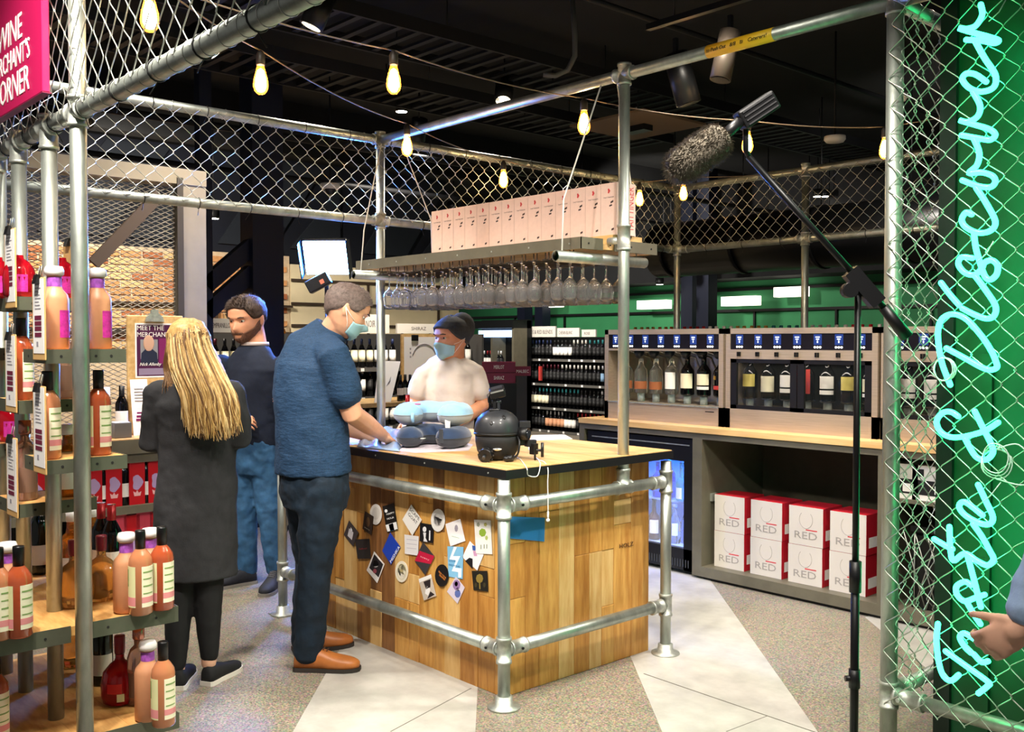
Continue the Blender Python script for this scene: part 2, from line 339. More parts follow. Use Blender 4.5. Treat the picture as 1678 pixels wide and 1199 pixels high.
for i, (x, y, z, tg, w, cone, c_) in enumerate(SPOTS):
    o = thing('spot_lamp', ('black ceiling spot lamp over the floor left of the counter','black ceiling spot lamp in front of the counter','black ceiling spot lamp by the neon sign','black ceiling spot lamp lighting the dispensers','black ceiling spot lamp above the blonde woman','black ceiling spot lamp above the near bottle stand','black ceiling spot lamp lighting the poster board','black ceiling spot lamp behind the glass rack','black ceiling spot lamp lighting the red wine shelving','black ceiling spot lamp lighting the brick wall','black ceiling spot lamp lighting the far wine wall','black ceiling spot lamp lighting the green wall','black ceiling spot lamp lighting the green wall right','black ceiling spot lamp above the open floor','added black spot lamp brightening the barman','added black spot lamp brightening the bearded man','added black spot lamp brightening the right foreground hand')[i], 'spot lamp', (x, y, z), 0, 'track spot lamps')  # last three fixtures invented to carry the added spots
    d = V(tg) - V((x, y, z)); d.normalize()
    MB().tube([-d*.22, -d*.012], .075, 18).build('lamp_can', BLACKM, o); MB().tube([-d*.02, -d*.012], .06, 18).build('lamp_face', GLOW, o)
    MB().tube([-d*.15, V((0,0,.2))-d*.15, V((0,0,3.9-z))-d*.15], .01, 6).build('stem', BLACKM, o)
# small ceiling downlights far back
DL = ('above the corner bulb by the middle post','right of the glass rack, upper one','right of the glass rack, lower one','left one of a pair','right one of a pair','beside the tall right post','brightest, left of the boom pole','under the boom pole','left of the dark blue column','lowest, just above the green wall','right of the second back post','high above the middle post')
DOT = mat('downlight_glow', 'ffffff', .4, emit=('fff4e0', 14))
for i, (px, py, d) in enumerate(((658, 183, 9), (1099, 425, 13), (1087, 450, 13), (1340, 322, 12), (1352, 322, 13), (1445, 340, 12), (1258, 410, 12), (1358, 420, 12), (350, 358, 10), (1081, 466, 14), (1325, 432, 12), (1003, 20, 8))):
    p = PD(px, py, d); o = thing('downlight', ('small round downlight glowing in the dark ceiling, ' + DL[i]), 'downlight', p, 0, 'small downlights in the dark ceiling')
    MB().lathe([(.055, 0), (.06, .02), (.06, .09), (.0, .09)], 16).build('housing', BLACKM, o); MB().lathe([(0, -.002), (.05, -.002), (.05, .0)], 16).build('lens', DOT, o)
    MB().tube([(0,0,.09), (0,0,3.9-p.z)], .006, 6).build('stem', BLACKM, o)
for i, (px, py, d, r) in enumerate(((541, 308, 8.5, .085), (1368, 231, 7.5, .08), (1474, 163, 6.0, .045))):
    p = PD(px, py, d); o = thing('ceiling_sensor', ('white domed camera hanging behind the left fence','round white sensor disc right of the microphone','small pale sensor seen through the right fence')[i], 'sensor', p)
    MB().lathe([(0,-.012), (r*.8,-.01), (r, .01), (r, .035), (0,.04)], 20).build('disc', WHITE, o); MB().tube([(0,0,.03), (0,0,3.9-p.z)], .008, 6).build('stem', DKM, o)
    if i == 0: MB().ell((0,0,-.015), (.05,.05,.05), 16).build('dome', mat('smoked_dome','2a2a30',.1), o)

# ================================================================== THE PIPE CAGE
cage = thing('pipe_cage', 'galvanised pipe frame with chain-link panels around the tasting bar', 'pipe frame')
PRD = .0265
ZT, ZL = 2.79, 2.29
XB, YM, YF, YB = -5.08, 3.46, 1.08, 6.38
XP1, XPR = -3.07, -1.75
def sleeve(p, ax, ln, r=PRD, parent=cage):
    ax = V(ax); p = V(p)
    return MB().tube([p-ax*ln, p-ax*(ln-.012), p-ax*(ln-.012), p+ax*(ln-.012), p+ax*(ln-.012), p+ax*ln], [r*1.27,r*1.27,r*1.16,r*1.16,r*1.27,r*1.27], 20).build('fitting', GALV2, parent)
def post(x, y, z0, z1, r=PRD): return MB().tube([(x,y,z0),(x,y,z1)], r, 20).build('post', GALV, cage)
def rail(a, b, r=PRD): return MB().tube([a, b], r, 20).build('rail', GALV, cage)
post(XP1, YM, .84, ZT); post(XB, YM, 0, ZT); post(XPR, YM, 0, ZT+.04, .031); post(-3.31, YF, 0, ZT+.5); post(XB, YB, 0, ZT); post(-3.9, YB, 0, ZT); post(XB, YF, 0, ZT); post(XPR, YB, 0, ZT); post(-.45, YM, 0, ZT, .031)
for z in (ZT, ZL):
    rail((XB, YF, z), (XB, YB, z)); rail((XB, YB, z), (XPR, YB, z)); rail((XB-.05, YF, z), (-1.5, YF, z), .0285)
rail((XB, YM, ZT), (XPR, YM, ZT)); rail((XPR, YM, ZT), (XPR, YB, ZT)); rail((XPR, YM, ZT), (-.4, YM, ZT)); rail((XPR, YM, .23), (XPR, YB, .23)); rail((XPR, YM, .23), (-.4, YM, .23))
for p in ((XB,YM,ZT),(XB,YM,ZL),(XP1,YM,ZT),(XB,YB,ZT),(XB,YB,ZL),(-3.9,YB,ZT),(-3.9,YB,ZL),(XB,YF,ZT),(XB,YF,ZL),(-3.31,YF,ZL),(XPR,YM,.23),(XPR,YM,ZT)):
    sleeve(p, (0,0,1), .05, .0285 if p[0] > -2 else PRD)
for p, ax in (((XP1,YM,ZT),(1,0,0)), ((-3.31,YF,ZL),(1,0,0)), ((XB,YM,ZL),(0,1,0)), ((XB,YM,ZT),(0,1,0)), ((XPR+.08,YM,.23),(1,0,0)), ((XPR,YM+.08,.23),(0,1,0)), ((-3.9,YB,ZL),(1,0,0)), ((XB,YB-.06,ZL),(0,1,0)), ((XB+.06,YB,ZL),(1,0,0))):
    sleeve(p, ax, .055)
MB().tube([(XPR+.055, YM-.031, .23), (XPR+.055, YM-.042, .23)], .009, 6).build('bolt', GALV2, cage)
# chain-link
def chain_link(name, o, ux, w, z0, z1, pitch=.1, r=.0019, bulge=.0, seed=0):
    rnd = random.Random(seed); ux = V(ux); nz = ux.cross(UP); cw = pitch/2; n = int(w/cw); rows = int((z1-z0)/cw); mb = MB(); o = V(o)
    for i in range(n):
        pts = []
        for j in range(rows+1):
            k = (i+j) % 2; s = 1 if k else -1
            x = i*cw + (cw if k else 0) + s*r*1.1; dz = nz*(s*r*1.2)
            wob = bulge*math.sin(i*.7+j*.9+rnd.random()) 
            pts.append(o + ux*(x+wob) + UP*(z0-o.z+j*cw) + dz)
        fine = []
        for a, b in zip(pts, pts[1:]):
            fine.append(a); s = (b-a)
            fine.append(a + s*.12 + UP*(.05*cw)); fine.append(a + s*.5); fine.append(a + s*.88 - UP*(.05*cw))
        fine.append(pts[-1]); mb.tube(fine, r, 5, caps=False)
    ob = mb.build(name, WIRE, cage, kind='stuff'); return ob
chain_link('chain_link', (XB+.03, YF, 0), (0,1,0), YB-YF, ZL, ZT, seed=1)
chain_link('chain_link', (XB, YB-.03, 0), (1,0,0), XPR-XB, ZL, ZT, seed=2)
chain_link('chain_link', (XB, YF-.03, 0), (1,0,0), -1.5-XB, ZL, ZT, seed=3, bulge=.008)
chain_link('chain_link', (XPR, YM-.036, 0), (1,0,0), 1.35, .2, ZT+.02, r=.0022, seed=4, bulge=.006)
chain_link('chain_link', (XPR+.032, YM, 0), (0,1,0), YB-YM, .2, ZT, r=.0021, seed=5, bulge=.012)
# lacing wire and cable ties round the rails
def lacing(a, b, r, pitch=.1):
    a, b = V(a), V(b); t = (b-a).normalized(); s = t.cross(UP).normalized(); L_ = (b-a).length; mb = MB(); n = int(L_/pitch)
    for k in range(n):
        c_ = a + t*(k+.5)*pitch
        mb.tube([c_ + s*(math.cos(q)*(r+.002)) + UP*(math.sin(q)*(r+.002)) + t*(.008*math.sin(q)) for q in [2*math.pi*i/14 for i in range(14)]], .0014, 4, closed=True)
    mb.build('lacing_wire', WIRE, cage, kind='stuff')
lacing((XB, YF, ZL), (-1.5, YF, ZL), .0285); lacing((XB, YF, ZT), (XB, YB, ZT), PRD, .3); lacing((XPR, YM, ZT), (XPR, YB, ZT), PRD)
def tie(p, t, r):
    t = V(t).normalized(); s = t.cross(UP).normalized(); mb = MB(); p = V(p); q0 = random.uniform(-.6, .6)
    mb.tube([p + s*(math.cos(q)*(r+.0025)) + UP*(math.sin(q)*(r+.0025)) for q in [2*math.pi*i/14 for i in range(14)]], .0026, 4, closed=True)
    e = p - UP*(r+.003); mb.tube([e, e + V((random.uniform(-.02,.02), random.uniform(-.02,.02), -.035))], .0016, 4)
    mb.build('cable_tie', TIE, cage)
for k in range(9): tie((-4.4+k*.29, YF, ZL), (1,.05,.1), .0285)
for k in range(17): tie((XB, YF+.3+k*.3, ZL), (.1,1,0), PRD); tie((XB, YF+.35+k*.3, ZT), (.08,1,0), PRD)
for k in range(9): tie((XB+.3+k*.34, YB, ZL), (1,.1,0), PRD)
TAPE = mat('yellow_tape', 'e8b921', .5)
q = PY(1212, 72, YM); mb = MB(); mb.tube([(q.x-.16, YM, ZT), (q.x+.17, YM, ZT)], PRD+.0012, 20); tp = mb.build('tape_wrap', TAPE, cage)
tag(tp, 'yellow tape with handwriting')
INKM = mat('marker_ink', '1a1a10', .8)
for i, (s, x, w) in enumerate((('to Push Out', -.15, .1), ('8/8', -.03, .03), ('to', .02, .015), ('Caterers!', .06, .09))):
    text('handwriting', s, INKM, tp, (q.x+x, YM-PRD-.0016, ZT-.012), (1,0,0), (0,0,1), w, .016, shear=.2)
# ================================================================== TASTING COUNTER
ctr = thing('tasting_counter', 'timber-clad tasting counter with black-edged oak top and pipe foot rails', 'counter')
CX0, CX1, CY0, CY1, CZ = -4.86, -3.15, 2.775, 3.74, .965
MB().box((CX0, CY0+.02, .0), (CX1-.02, CY1, CZ)).build('carcass', BLACKM, ctr)
WD = [mat('plank_honey', 'b57c36', .45, var=(3.5, .3), col2='d7a558', stretch=(9,9,1.1), bump=(14,.08,(9,9,1)), obj_random=.1),
      mat('plank_amber', '9c6527', .45, var=(3.5, .3), col2='c08a42', stretch=(9,9,1.1), bump=(14,.08,(9,9,1)), obj_random=.1),
      mat('plank_walnut', '6e4623', .45, var=(3.5, .3), col2='97673a', stretch=(9,9,1.1), bump=(14,.08,(9,9,1)), obj_random=.1),
      mat('plank_pale', 'c99a57', .45, var=(3.5, .3), col2='e0bc7e', stretch=(9,9,1.1), bump=(14,.08,(9,9,1)), obj_random=.08)]
def planks(a, b, fixed, along_x, seed):
    rnd = random.Random(seed); x = a
    while x < b - .01:
        w = min(rnd.choice((.085, .1, .115, .125)), b-x)
        if b-x-w < .04: w = b-x
        z = 0; cuts = sorted(rnd.sample([.28, .42, .55, .66, .78], rnd.choice((0, 1, 1, 2)))) + [CZ]
        for zc in cuts:
            m = WD[rnd.choices((0,1,2,3), (5,3,1.2,3))[0]]; t = rnd.uniform(0, .004)
            if along_x: mb = MB().box((x+.0007, fixed-t, z+.0007), (x+w-.0007, fixed+.02, zc-.0007))
            else: mb = MB().box((fixed-.02, x+.0007, z+.0007), (fixed+t, x+w-.0007, zc-.0007))
            bevel(mb.build('plank', m, ctr), .0015, 1); z = zc
        x += w
planks(CX0, CX1+.0, CY0, True, 3); planks(CY0+.003, CY1, CX1, False, 11)
top = MB().box((CX0-.06, 2.69, .968), (-3.035, 3.79, 1.006)).build('top_edge', mat('black_edge', '1b1b1c', .45, .3), ctr)
bd = 0
for k in range(7):                                                    # worktop staves
    y0 = 2.696 + k*(1.088/7); MB().box((CX0-.055, y0+.0006, 1.004), (-3.04, y0+1.088/7-.0006, 1.0095)).build('worktop_stave', mat('oak_stave', 'c8985a', .33, var=(2.2,.2), col2='e4bd82', stretch=(.9,13,9), obj_random=.07), ctr)
for i, (x, z) in enumerate([(-4.5,.985),(-4.0,.985),(-3.6,.985),(-3.15,.985)]): MB().tube([(x,2.69,z),(x,2.6885,z)], .004, 8).build('screw', GALV2, ctr)
PC, PE, PLf = (-3.06, 2.70), (-3.06, 3.765), (-4.95, 2.70)
def cpost(x, y, z1):
    MB().tube([(x,y,0),(x,y,z1)], .0265, 20).build('post', GALV, ctr)
    MB().lathe([(.07,0),(.07,.008),(.04,.012),(.036,.05),(.027,.052)], 20, (x,y,0)).build('flange', GALV2, ctr)
cpost(*PC, .965); cpost(*PE, .965-.01); cpost(*PLf, .965)
for z in (.855, .245):
    MB().tube([(PLf[0], PLf[1], z), (PC[0], PC[1], z)], .0265, 20).build('rail', GALV, ctr)
    MB().tube([(PC[0], PC[1], z), (PE[0], PE[1], z)], .0265, 20).build('rail', GALV, ctr)
    for x, y in (PC, PE, PLf): sleeve((x, y, z), (0,0,1), .055, .0265, ctr)
    sleeve((PC[0]-.075, PC[1], z), (1,0,0), .045, .0265, ctr); sleeve((PC[0], PC[1]+.075, z), (0,1,0), .045, .0265, ctr); sleeve((PE[0], PE[1]-.07, z), (0,1,0), .04, .0265, ctr)
    sleeve((PLf[0]+.075, PLf[1], z), (1,0,0), .045, .0265, ctr)
    for s in ((-.075, -.034, 0), (.034, .075, 0)): MB().tube([V((PC[0], PC[1], z))+V(s), V((PC[0], PC[1], z))+V(s)*1.0+V((-.0,-.006,0) if s[0]<0 else (.006,0,0))], .006, 8).build('grub_screw', BLACKM, ctr)
sleeve((XP1, YM, .855), (0,1,0), .05, .0265, ctr); sleeve((XP1, YM, .90), (0,0,1), .045, .0265, ctr)
for z in (.06,): MB().box((PLf[0]-.06,PLf[1]-.06,0),(PLf[0]+.06,PLf[1]+.06,.006)).build('base_plate', GALV2, ctr)
# stickers on the left face: outline in the photograph's frame, colour, print
def on_face(px, py, e=0): return PY(px, py, CY0-.006-e)
BX, BY = 1542/270, 1199/210
def zp(x, y): return (560 + x/BX, 790 + y/BY)
def sticker(label, pts, col, prints=(), lift=0, rough=.45):
    P = [on_face(*zp(*p), lift) for p in pts]; c_ = sum(P, V())/len(P)
    o = thing('sticker', label, 'sticker', c_, 0, 'stickers on the counter')
    MB().poly3([p-c_ for p in P], (0,-1,0), .0012).build('backing', mat('sticker_'+col, col, rough), o)
    for i, pr in enumerate(prints):
        if pr[0] == 'poly':
            Q = [on_face(*zp(*p), lift+.0013) - c_ for p in pr[2]]; MB().poly3(Q, (0,-1,0), .0004).build('print', mat('print_'+pr[1], pr[1], .5), o)
        else:
            _, col_, body, a, b, h = pr; A = on_face(*zp(*a), lift+.0018)-c_; B = on_face(*zp(*b), lift+.0018)-c_; u = (B-A); n = V((0,-1,0)); w = u.length; u.normalize()
            text('print', body, mat('print_'+col_, col_, .5), o, A, u, n.cross(u), w, h, .0003)
def oval(x, y, a, b, n=20): return [(x+a*math.cos(2*math.pi*k/n), y+b*math.sin(2*math.pi*k/n)) for k in range(n)]
sticker('grey and black animal photo diamond sticker, leftmost on the counter', [(70,355),(158,470),(108,600),(20,490)], '3a3436', [('poly','c9c4c8',[(70,430),(110,470),(95,540),(55,500)]), ('poly','efeef2',[(85,420),(100,450),(80,470)])])
sticker('dark brown arch sticker beside the white oval', [(218,270),(300,320),(278,495),(195,435)], '33261d', [('poly','6a4c30',oval(245,370,18,45)), ('text','d8d0c0','WINE CO',(212,425),(262,455),.006)], .0016)
sticker('white oval wax-seal sticker at the top left', oval(320,300,57,97), 'dcd6cf', [('poly','cbc4bd',oval(320,290,36,60))])
sticker('black can sticker with white lettering and teal stripe', [(382,225),(488,195),(527,440),(425,468)], '141414', [('poly','f2f2f2',[(410,400),(510,370),(524,436),(428,462)]), ('poly','2f7aa8',[(440,395),(480,382),(494,446),(455,456)]), ('text','f0f0f0','HAPPY',(420,308),(494,290),.009), ('text','f0f0f0','HOUR',(425,352),(490,336),.009), ('poly','f0f0f0',oval(415,268,14,16,10))])
sticker('black square sticker with faint red script at far left', [(125,535),(262,528),(272,715),(150,715)], '231f20', [('text','8a2a34','label',(165,630),(235,625),.008)])
sticker('dark framed portrait photo sticker at lower left', [(305,648),(402,765),(333,942),(234,822)], 'ece6e2', [('poly','201c22',[(305,672),(388,768),(345,890),(258,800)]), ('poly','b9b4b4',oval(318,762,28,36,12)), ('poly','a04a58',oval(310,830,18,22,10))])
sticker('royal blue diamond sticker with white MISHKA lettering', [(455,470),(550,605),(462,770),(380,640)], '1b3fae', [('text','f4f4f8','MISHKA',(463,758),(546,610),.016)])
sticker('cream oval sticker at the lower middle', oval(562,835,60,100), 'ece4d2', [('poly','d8cda8',oval(562,835,44,76)), ('poly','ece4d2',oval(562,835,40,70)), ('poly','b9a76a',oval(562,830,14,20,10))])
sticker('white diamond sticker reading SCAPE GOAT', [(652,208),(750,352),(662,500),(568,348)], 'ece9e4', [('text','3a3a3c','SCAPE',(632,260),(722,362),.017), ('text','3a3a3c','GOAT',(618,305),(700,398),.017)])
sticker('white square sticker with faint lines under the diamond', [(588,488),(722,505),(714,685),(592,668)], 'e6e4e6', [('poly','c2bfca',[(608,530),(702,540),(702,546),(608,536)]), ('poly','c2bfca',[(608,570),(702,580),(702,586),(608,576)]), ('poly','c2bfca',[(608,610),(700,620),(700,626),(608,616)])])
sticker('black square sticker with white skeleton figure', [(735,378),(860,398),(855,570),(730,550)], '17161a', [('poly','e8e8ea',oval(775,440,18,26,10)), ('poly','e8e8ea',[(762,470),(790,472),(784,520),(804,558),(764,552),(770,520)]), ('poly','e8e8ea',[(818,450),(830,452),(828,545),(816,543)])], .0016)
sticker('plain white oval sticker at the top middle', oval(902,355,66,107), 'e6e3df', [('poly','cfcbc8',oval(900,350,44,64)), ('poly','e6e3df',oval(900,350,40,58))], .0018)
sticker('charcoal diamond sticker with crimson band', [(762,558),(868,690),(782,866),(684,735)], '3b393c', [('poly','c0183f',[(728,640),(868,690),(832,765),(684,735)]), ('text','f0a0b0','sassy',(735,705),(820,740),.009)], .0016)
sticker('white card sticker with small flower drawing', [(972,390),(1110,342),(1158,548),(1018,598)], 'ebe8ea', [('poly','9a93a0',oval(1072,430,16,34,8)), ('poly','a8bfa8',[(1030,500),(1100,520),(1100,524),(1030,506)])])
sticker('black oval sticker with orange lettering', oval(938,872,64,105), '161214', [('text','e08a3c','FEED YOUR',(905,840),(975,905),.008), ('text','e08a3c','DESIRES',(912,872),(965,920),.008)], .0016)
sticker('white black and tan dog photo sticker at the bottom', [(720,905),(835,860),(885,1062),(770,1105)], 'cbbfb2', [('poly','f4f2f0',[(720,905),(835,860),(842,890),(727,938)]), ('poly','2a2224',[(765,930),(830,905),(830,980),(790,1000)]), ('poly','f4f2f0',[(790,960),(830,1000),(810,1060),(780,1040)]), ('poly','2a2224',[(830,1020),(870,1050),(800,1090)])])
sticker('pale blue brewing sticker with white zigzag', [(990,598),(1140,605),(1132,905),(1000,880)], '7fb9dd', [('poly','e9f2f8',[(1050,604),(1078,606),(1042,690),(1110,690),(1060,800),(1122,806),(1118,890),(1090,888),(1090,840),(1030,830),(1070,730),(1008,720)]), ('text','1d6fa5','SOUR',(1004,742),(1064,748),.010), ('text','1d6fa5','BREWING',(1004,778),(1106,800),.009)])
sticker('white diamond sticker with black cap and blue bottle', [(1200,550),(1328,678),(1270,825),(1130,700)], 'ebe8ec', [('poly','18181c',[(1155,735),(1195,705),(1225,715),(1225,812)]), ('poly','3558a0',[(1220,590),(1255,595),(1252,640),(1225,636)]), ('poly','c795b8',[(1228,640),(1262,645),(1268,690),(1238,690)])])
sticker('lilac and pink patterned diamond sticker, lowest on the counter', [(1070,880),(1152,985),(1085,1135),(986,1022)], 'cdc4d4', [('poly','8d6fa0',oval(1075,960,36,50,9)), ('poly','b03a52',oval(1072,950,16,24,8)), ('poly','5a6aa8',oval(1085,1040,28,40,9)), ('poly','e6e2ea',oval(1085,1000,14,18,7))])
sticker('tall white sticker with green plant ornaments', [(1240,350),(1395,355),(1410,672),(1258,665)], 'e9e8e2', [('poly','8fae3c',oval(1318,470,34,40,7)), ('poly','b9b86a',oval(1345,395,16,20,5)), ('poly','9aa08a',oval(1278,395,16,24,5)), ('poly','b5c46a',oval(1355,520,14,24,5)), ('poly','6a7a5a',[(1300,585),(1306,585),(1306,625),(1300,625)]), ('poly','6a7a5a',[(1330,580),(1336,580),(1336,620),(1330,620)]), ('poly','6a7a5a',[(1355,580),(1361,580),(1361,620),(1355,620)])], .0016)
sticker('black sticker with golden tree ornament at the right', [(1218,828),(1362,828),(1370,1022),(1235,1008)], '1c1a16', [('poly','8a7434',oval(1290,900,34,44,8)), ('poly','8a7434',[(1285,930),(1297,930),(1299,1000),(1287,998)]), ('poly','3e3822',oval(1255,960,14,24,6)), ('poly','3e3822',oval(1335,960,14,24,6))])
sticker('small green scrap of sticker beside the foot rail', [(62,1000),(112,1012),(108,1070),(66,1050)], '9aa27a', [])
bt = [PX(836, 846, CX1+.006), PX(893, 848, CX1+.006), PX(892, 887, CX1+.006), PX(836, 882, CX1+.006)]
cc = sum(bt, V())/4; o = thing('sticker', 'translucent blue square of film on the right counter face', 'film', cc); MB().poly3([p-cc for p in bt], (1,0,0), .0006).build('film', mat('blue_film', '2f86c8', .3, alpha=.72), o)
p0 = PX(1040, 893, CX1+.006); text('stamp', 'HOLZ', mat('burnt_stamp', '4a2a10', .8), ctr, (CX1+.0055, p0.y-.11, p0.z), (0,1,0), (0,0,1), .1, .02)

# ================================================================== OVERHEAD GLASS RACK
rk = thing('glass_rack', 'hanging olive metal shelf with wire rails for stemware over the counter', 'rack')
RX0, RX1, RY0, RY1, RZ = -5.07, -3.165, 3.27, 3.82, 2.03
for a_, b_ in (((RX0,RY0,RZ-.055),(RX1,RY0+.004,RZ)), ((RX0,RY1-.004,RZ-.055),(RX1,RY1,RZ)), ((RX1-.004,RY0,RZ-.055),(RX1,YM-.04,RZ)), ((RX1-.004,YM+.04,RZ-.055),(RX1,RY1,RZ)), ((RX0,RY0,RZ-.055),(RX0+.004,RY1,RZ))):
    MB().box(a_, b_).build('edge_plate', OLIVE, rk)
for k in range(5):
    y0 = RY0+.006+k*.1085; MB().box((RX0+.005, y0, RZ-.05), (RX1-.006, y0+.106, RZ+(.025 if k in (2,3) else -.022))).build('shelf_board', OAK, rk)
for k in range(7): MB().tube([(RX0+.15+k*.28, RY0-.0005, RZ-.028), (RX0+.15+k*.28, RY0-.003, RZ-.028)], .0045, 8).build('rivet', GALV2, rk)
for k in range(4): MB().tube([(RX1-.001, RY0+.05+k*.15, RZ-.028), (RX1+.003, RY0+.05+k*.15, RZ-.028)], .0045, 8).build('rivet', BLACKM, rk)
for i, x in enumerate((-4.89, -3.2)):
    mb = MB(); y0, y1 = 3.14, 3.76; z = 1.935
    n = 20; ring = []
    mb.tube([(x,y0+.02,z),(x,y0,z),(x,y0,z),(x,y1,z),(x,y1,z),(x,y1-.02,z)], [.021,.021,.0265,.0265,.021,.021], 20, caps=False).build('support_pipe', GALV, rk)
ROPE = mat('white_cord', 'd9d6cc', .8)
def cord(name, pts, r, m, parent): return MB().tube(pts, r, 6).build(name, m, parent)
cord('sling', [(-4.89,3.19,1.96), (-4.9,3.22,2.2), (-4.98,3.40,2.74)], .004, ROPE, rk); cord('sling', [(-4.89,3.72,1.96), (-4.88,3.70,2.3), (-4.9,3.5,2.74)], .0035, ROPE, rk)
cord('sling', [(-3.2,3.18,1.96), (-3.21,3.20,2.2), (-3.2,3.44,2.76)], .004, ROPE, rk); cord('sling', [(-3.2,3.70,1.96), (-3.2,3.66,2.3), (-3.14,3.49,2.76)], .0035, ROPE, rk)
mb = MB(); mb.tube([(-3.165, YM, 2.02), (XP1-.03, YM, 2.02)], .017, 12); mb.build('bracket_stub', GALV2, rk); sleeve((XP1, YM, 2.03), (0,0,1), .06, PRD, rk)
RAILM = mat('dark_wire_rail', '4a4038', .4, .7)
NG = 19; gx = [-4.80 + k*.0835 for k in range(NG)]
for x in [-4.80 - .0418 + k*.0835 for k in range(NG+1)]:
    mb = MB(); mb.tube([(x-.012,RY0+.03,1.975),(x-.012,RY0+.03,1.945),(x-.012,RY0+.01,1.937),(x-.012,3.74,1.937)], .003, 5); mb.tube([(x+.012,RY0+.03,1.975),(x+.012,RY0+.03,1.945),(x+.012,RY0+.01,1.937),(x+.012,3.74,1.937)], .003, 5)
    mb.tube([(x-.012,RY0+.012,1.937),(x+.012,RY0+.012,1.937)], .003, 5); mb.build('hanger_rail', RAILM, rk)
GLASS = mat('clear_glass', 'ffffff', .0, trans=.965, ior=1.47)
gp = [(.0,.0),(.033,.0),(.034,.003),(.006,.008),(.0038,.02),(.0038,.085),(.008,.094),(.026,.112),(.037,.135),(.038,.155),(.034,.185),(.030,.212),(.0288,.212),(.0325,.185),(.0365,.155),(.0355,.136),(.024,.114),(.0,.098)]
gme = MB().lathe([(r, -z) for r, z in gp], 18).mesh('wine_glass', GLASS)
gme.flip_normals()
rnd = random.Random(5)
for i, x in enumerate(gx):
    for j in range(5):
        if rnd.random() < .08 and 1 < i < 17: continue
        link('wine_glass', gme, None, (x+rnd.uniform(-.003,.003), 3.325+j*.088+rnd.uniform(-.008,.008), 1.944), (0,0,rnd.random()*6), None, 'clear wine glass hanging upside down in the rack, %s row, %s from left' % (('front','second','third','fourth','rear')[j], ordw(i)), 'wine glass', 'stemware hanging from the overhead rack')
# pink gift cartons on the rack
PINKC = mat('pale_pink_card', 'd9bdb0', .6, var=(40,.04)); REDP = mat('red_print', 'b8383a', .6); DKP = mat('dark_print', '3a2c2a', .6)
bw = .1045; cme = MB().box((-bw/2+.0006, 0, 0), (bw/2-.0006, .135, .25)).mesh('carton', PINKC)
pm_name = text_mesh('TAITTINGER', DKP, (-.034, -.0004, .178), (1,0,0), (0,0,1), .068, .006, .0003)
pm_logo = MB().poly3([(.0+.010*math.cos(q)*(.7+.3*math.cos(3*q)), -.0002, .212+.012*math.sin(q)) for q in [2*math.pi*k/12 for k in range(12)]], (0,-1,0), .0003).mesh('emblem', REDP)
pm_mark = MB().poly3([(.012,-.0002,.150),(.030,-.0002,.156),(.030,-.0002,.166),(.012,-.0002,.160)], (0,-1,0), .0003).poly3([(.004,-.0002,.136),(.022,-.0002,.139),(.022,-.0002,.147),(.004,-.0002,.144)], (0,-1,0), .0003).mesh('mark', DKP)
pm_foot = MB().poly3([(.018,-.0002,.02),(.034,-.0002,.024),(.034,-.0002,.034),(.018,-.0002,.03)], (0,-1,0), .0003).mesh('foot_mark', DKP)
seam = MB().box((-.0005,-.0006,0),(.0005,.0,.25)).mesh('seam', mat('carton_edge','a88d80',.8))
for k in range(14):
    x = -4.562 + k*bw
    o = thing('gift_carton', 'pale pink champagne carton on the overhead shelf, %s from the left' % ORD[k], 'carton', (x, YM-.0+random.uniform(0,.004) + (.075 if k == 13 else .06), RZ+.0), 0, 'pink cartons on the overhead shelf')
    o.location.y = 3.50 + random.uniform(0,.004); o.location.z = RZ+.0255
    for nm, me in (('box', cme), ('brand_name', pm_name), ('emblem', pm_logo), ('mark', pm_mark), ('foot_mark', pm_foot)): link(nm, me, o)
    link('seam', seam, o, (-bw/2, 0, 0))
    if k == 13: text('side_lettering', 'TAITTINGER', REDP, o, (bw/2-.0004, .122, .02), (0,0,1), (0,-1,0), .215, .042, .0004)
# ================================================================== BOTTLES (makers)
def glassm(name, col, rough=.06, trans=.75): return mat(name, col, rough, trans=trans, ior=1.45)
def wine_prof(h=.30, r=.037, nr=.0145, sh=.62):
    return [(r*.82,0),(r*.97,.004),(r,.012),(r,h*sh),(r*.94,h*(sh+.045)),(r*.72,h*(sh+.1)),(nr*1.25,h*(sh+.165)),(nr,h*(sh+.2)),(nr,h*.975),(nr*1.12,h*.975),(nr*1.12,h)]
def wrap(r, z0, z1, a0, a1, n=14, t=.0006):       # label bent round a bottle, facing -Y
    vs = []; fs = []
    for k in range(n+1):
        a = R(-90) + a0 + (a1-a0)*k/n
        for rr, z in ((r+.0002,z0),(r+t,z0),(r+t,z1),(r+.0002,z1)): vs.append((rr*math.cos(a), rr*math.sin(a), z))
    for k in range(n):
        for q in range(4): fs.append((k*4+q, (k+1)*4+q, (k+1)*4+(q+1)%4, k*4+(q+1)%4))
    fs += [(0,1,2,3), (n*4+3,n*4+2,n*4+1,n*4)]
    return MB().add(vs, fs, 0, False)
def capsule(nr, z0, z1, n=16): return MB().lathe([(nr+.0008,z0),(nr+.0008,z1-.004),(nr+.0002,z1),(0,z1)], n)
BOT = {}
def bottle_kind(key, prof, gm, cap=None, labels=(), extra=(), n=20):
    parts = [('glass', MB().lathe(prof, n).mesh('glass', gm))]
    if cap: parts.append((cap[0], MB().lathe(cap[1], 18).mesh(cap[0], cap[2])))
    for (r, z0, z1, a0, a1, m, nm) in labels: parts.append((nm, wrap(r, z0, z1, R(a0), R(a1)).mesh(nm, m)))
    for nm, me in extra: parts.append((nm, me))
    BOT[key] = parts
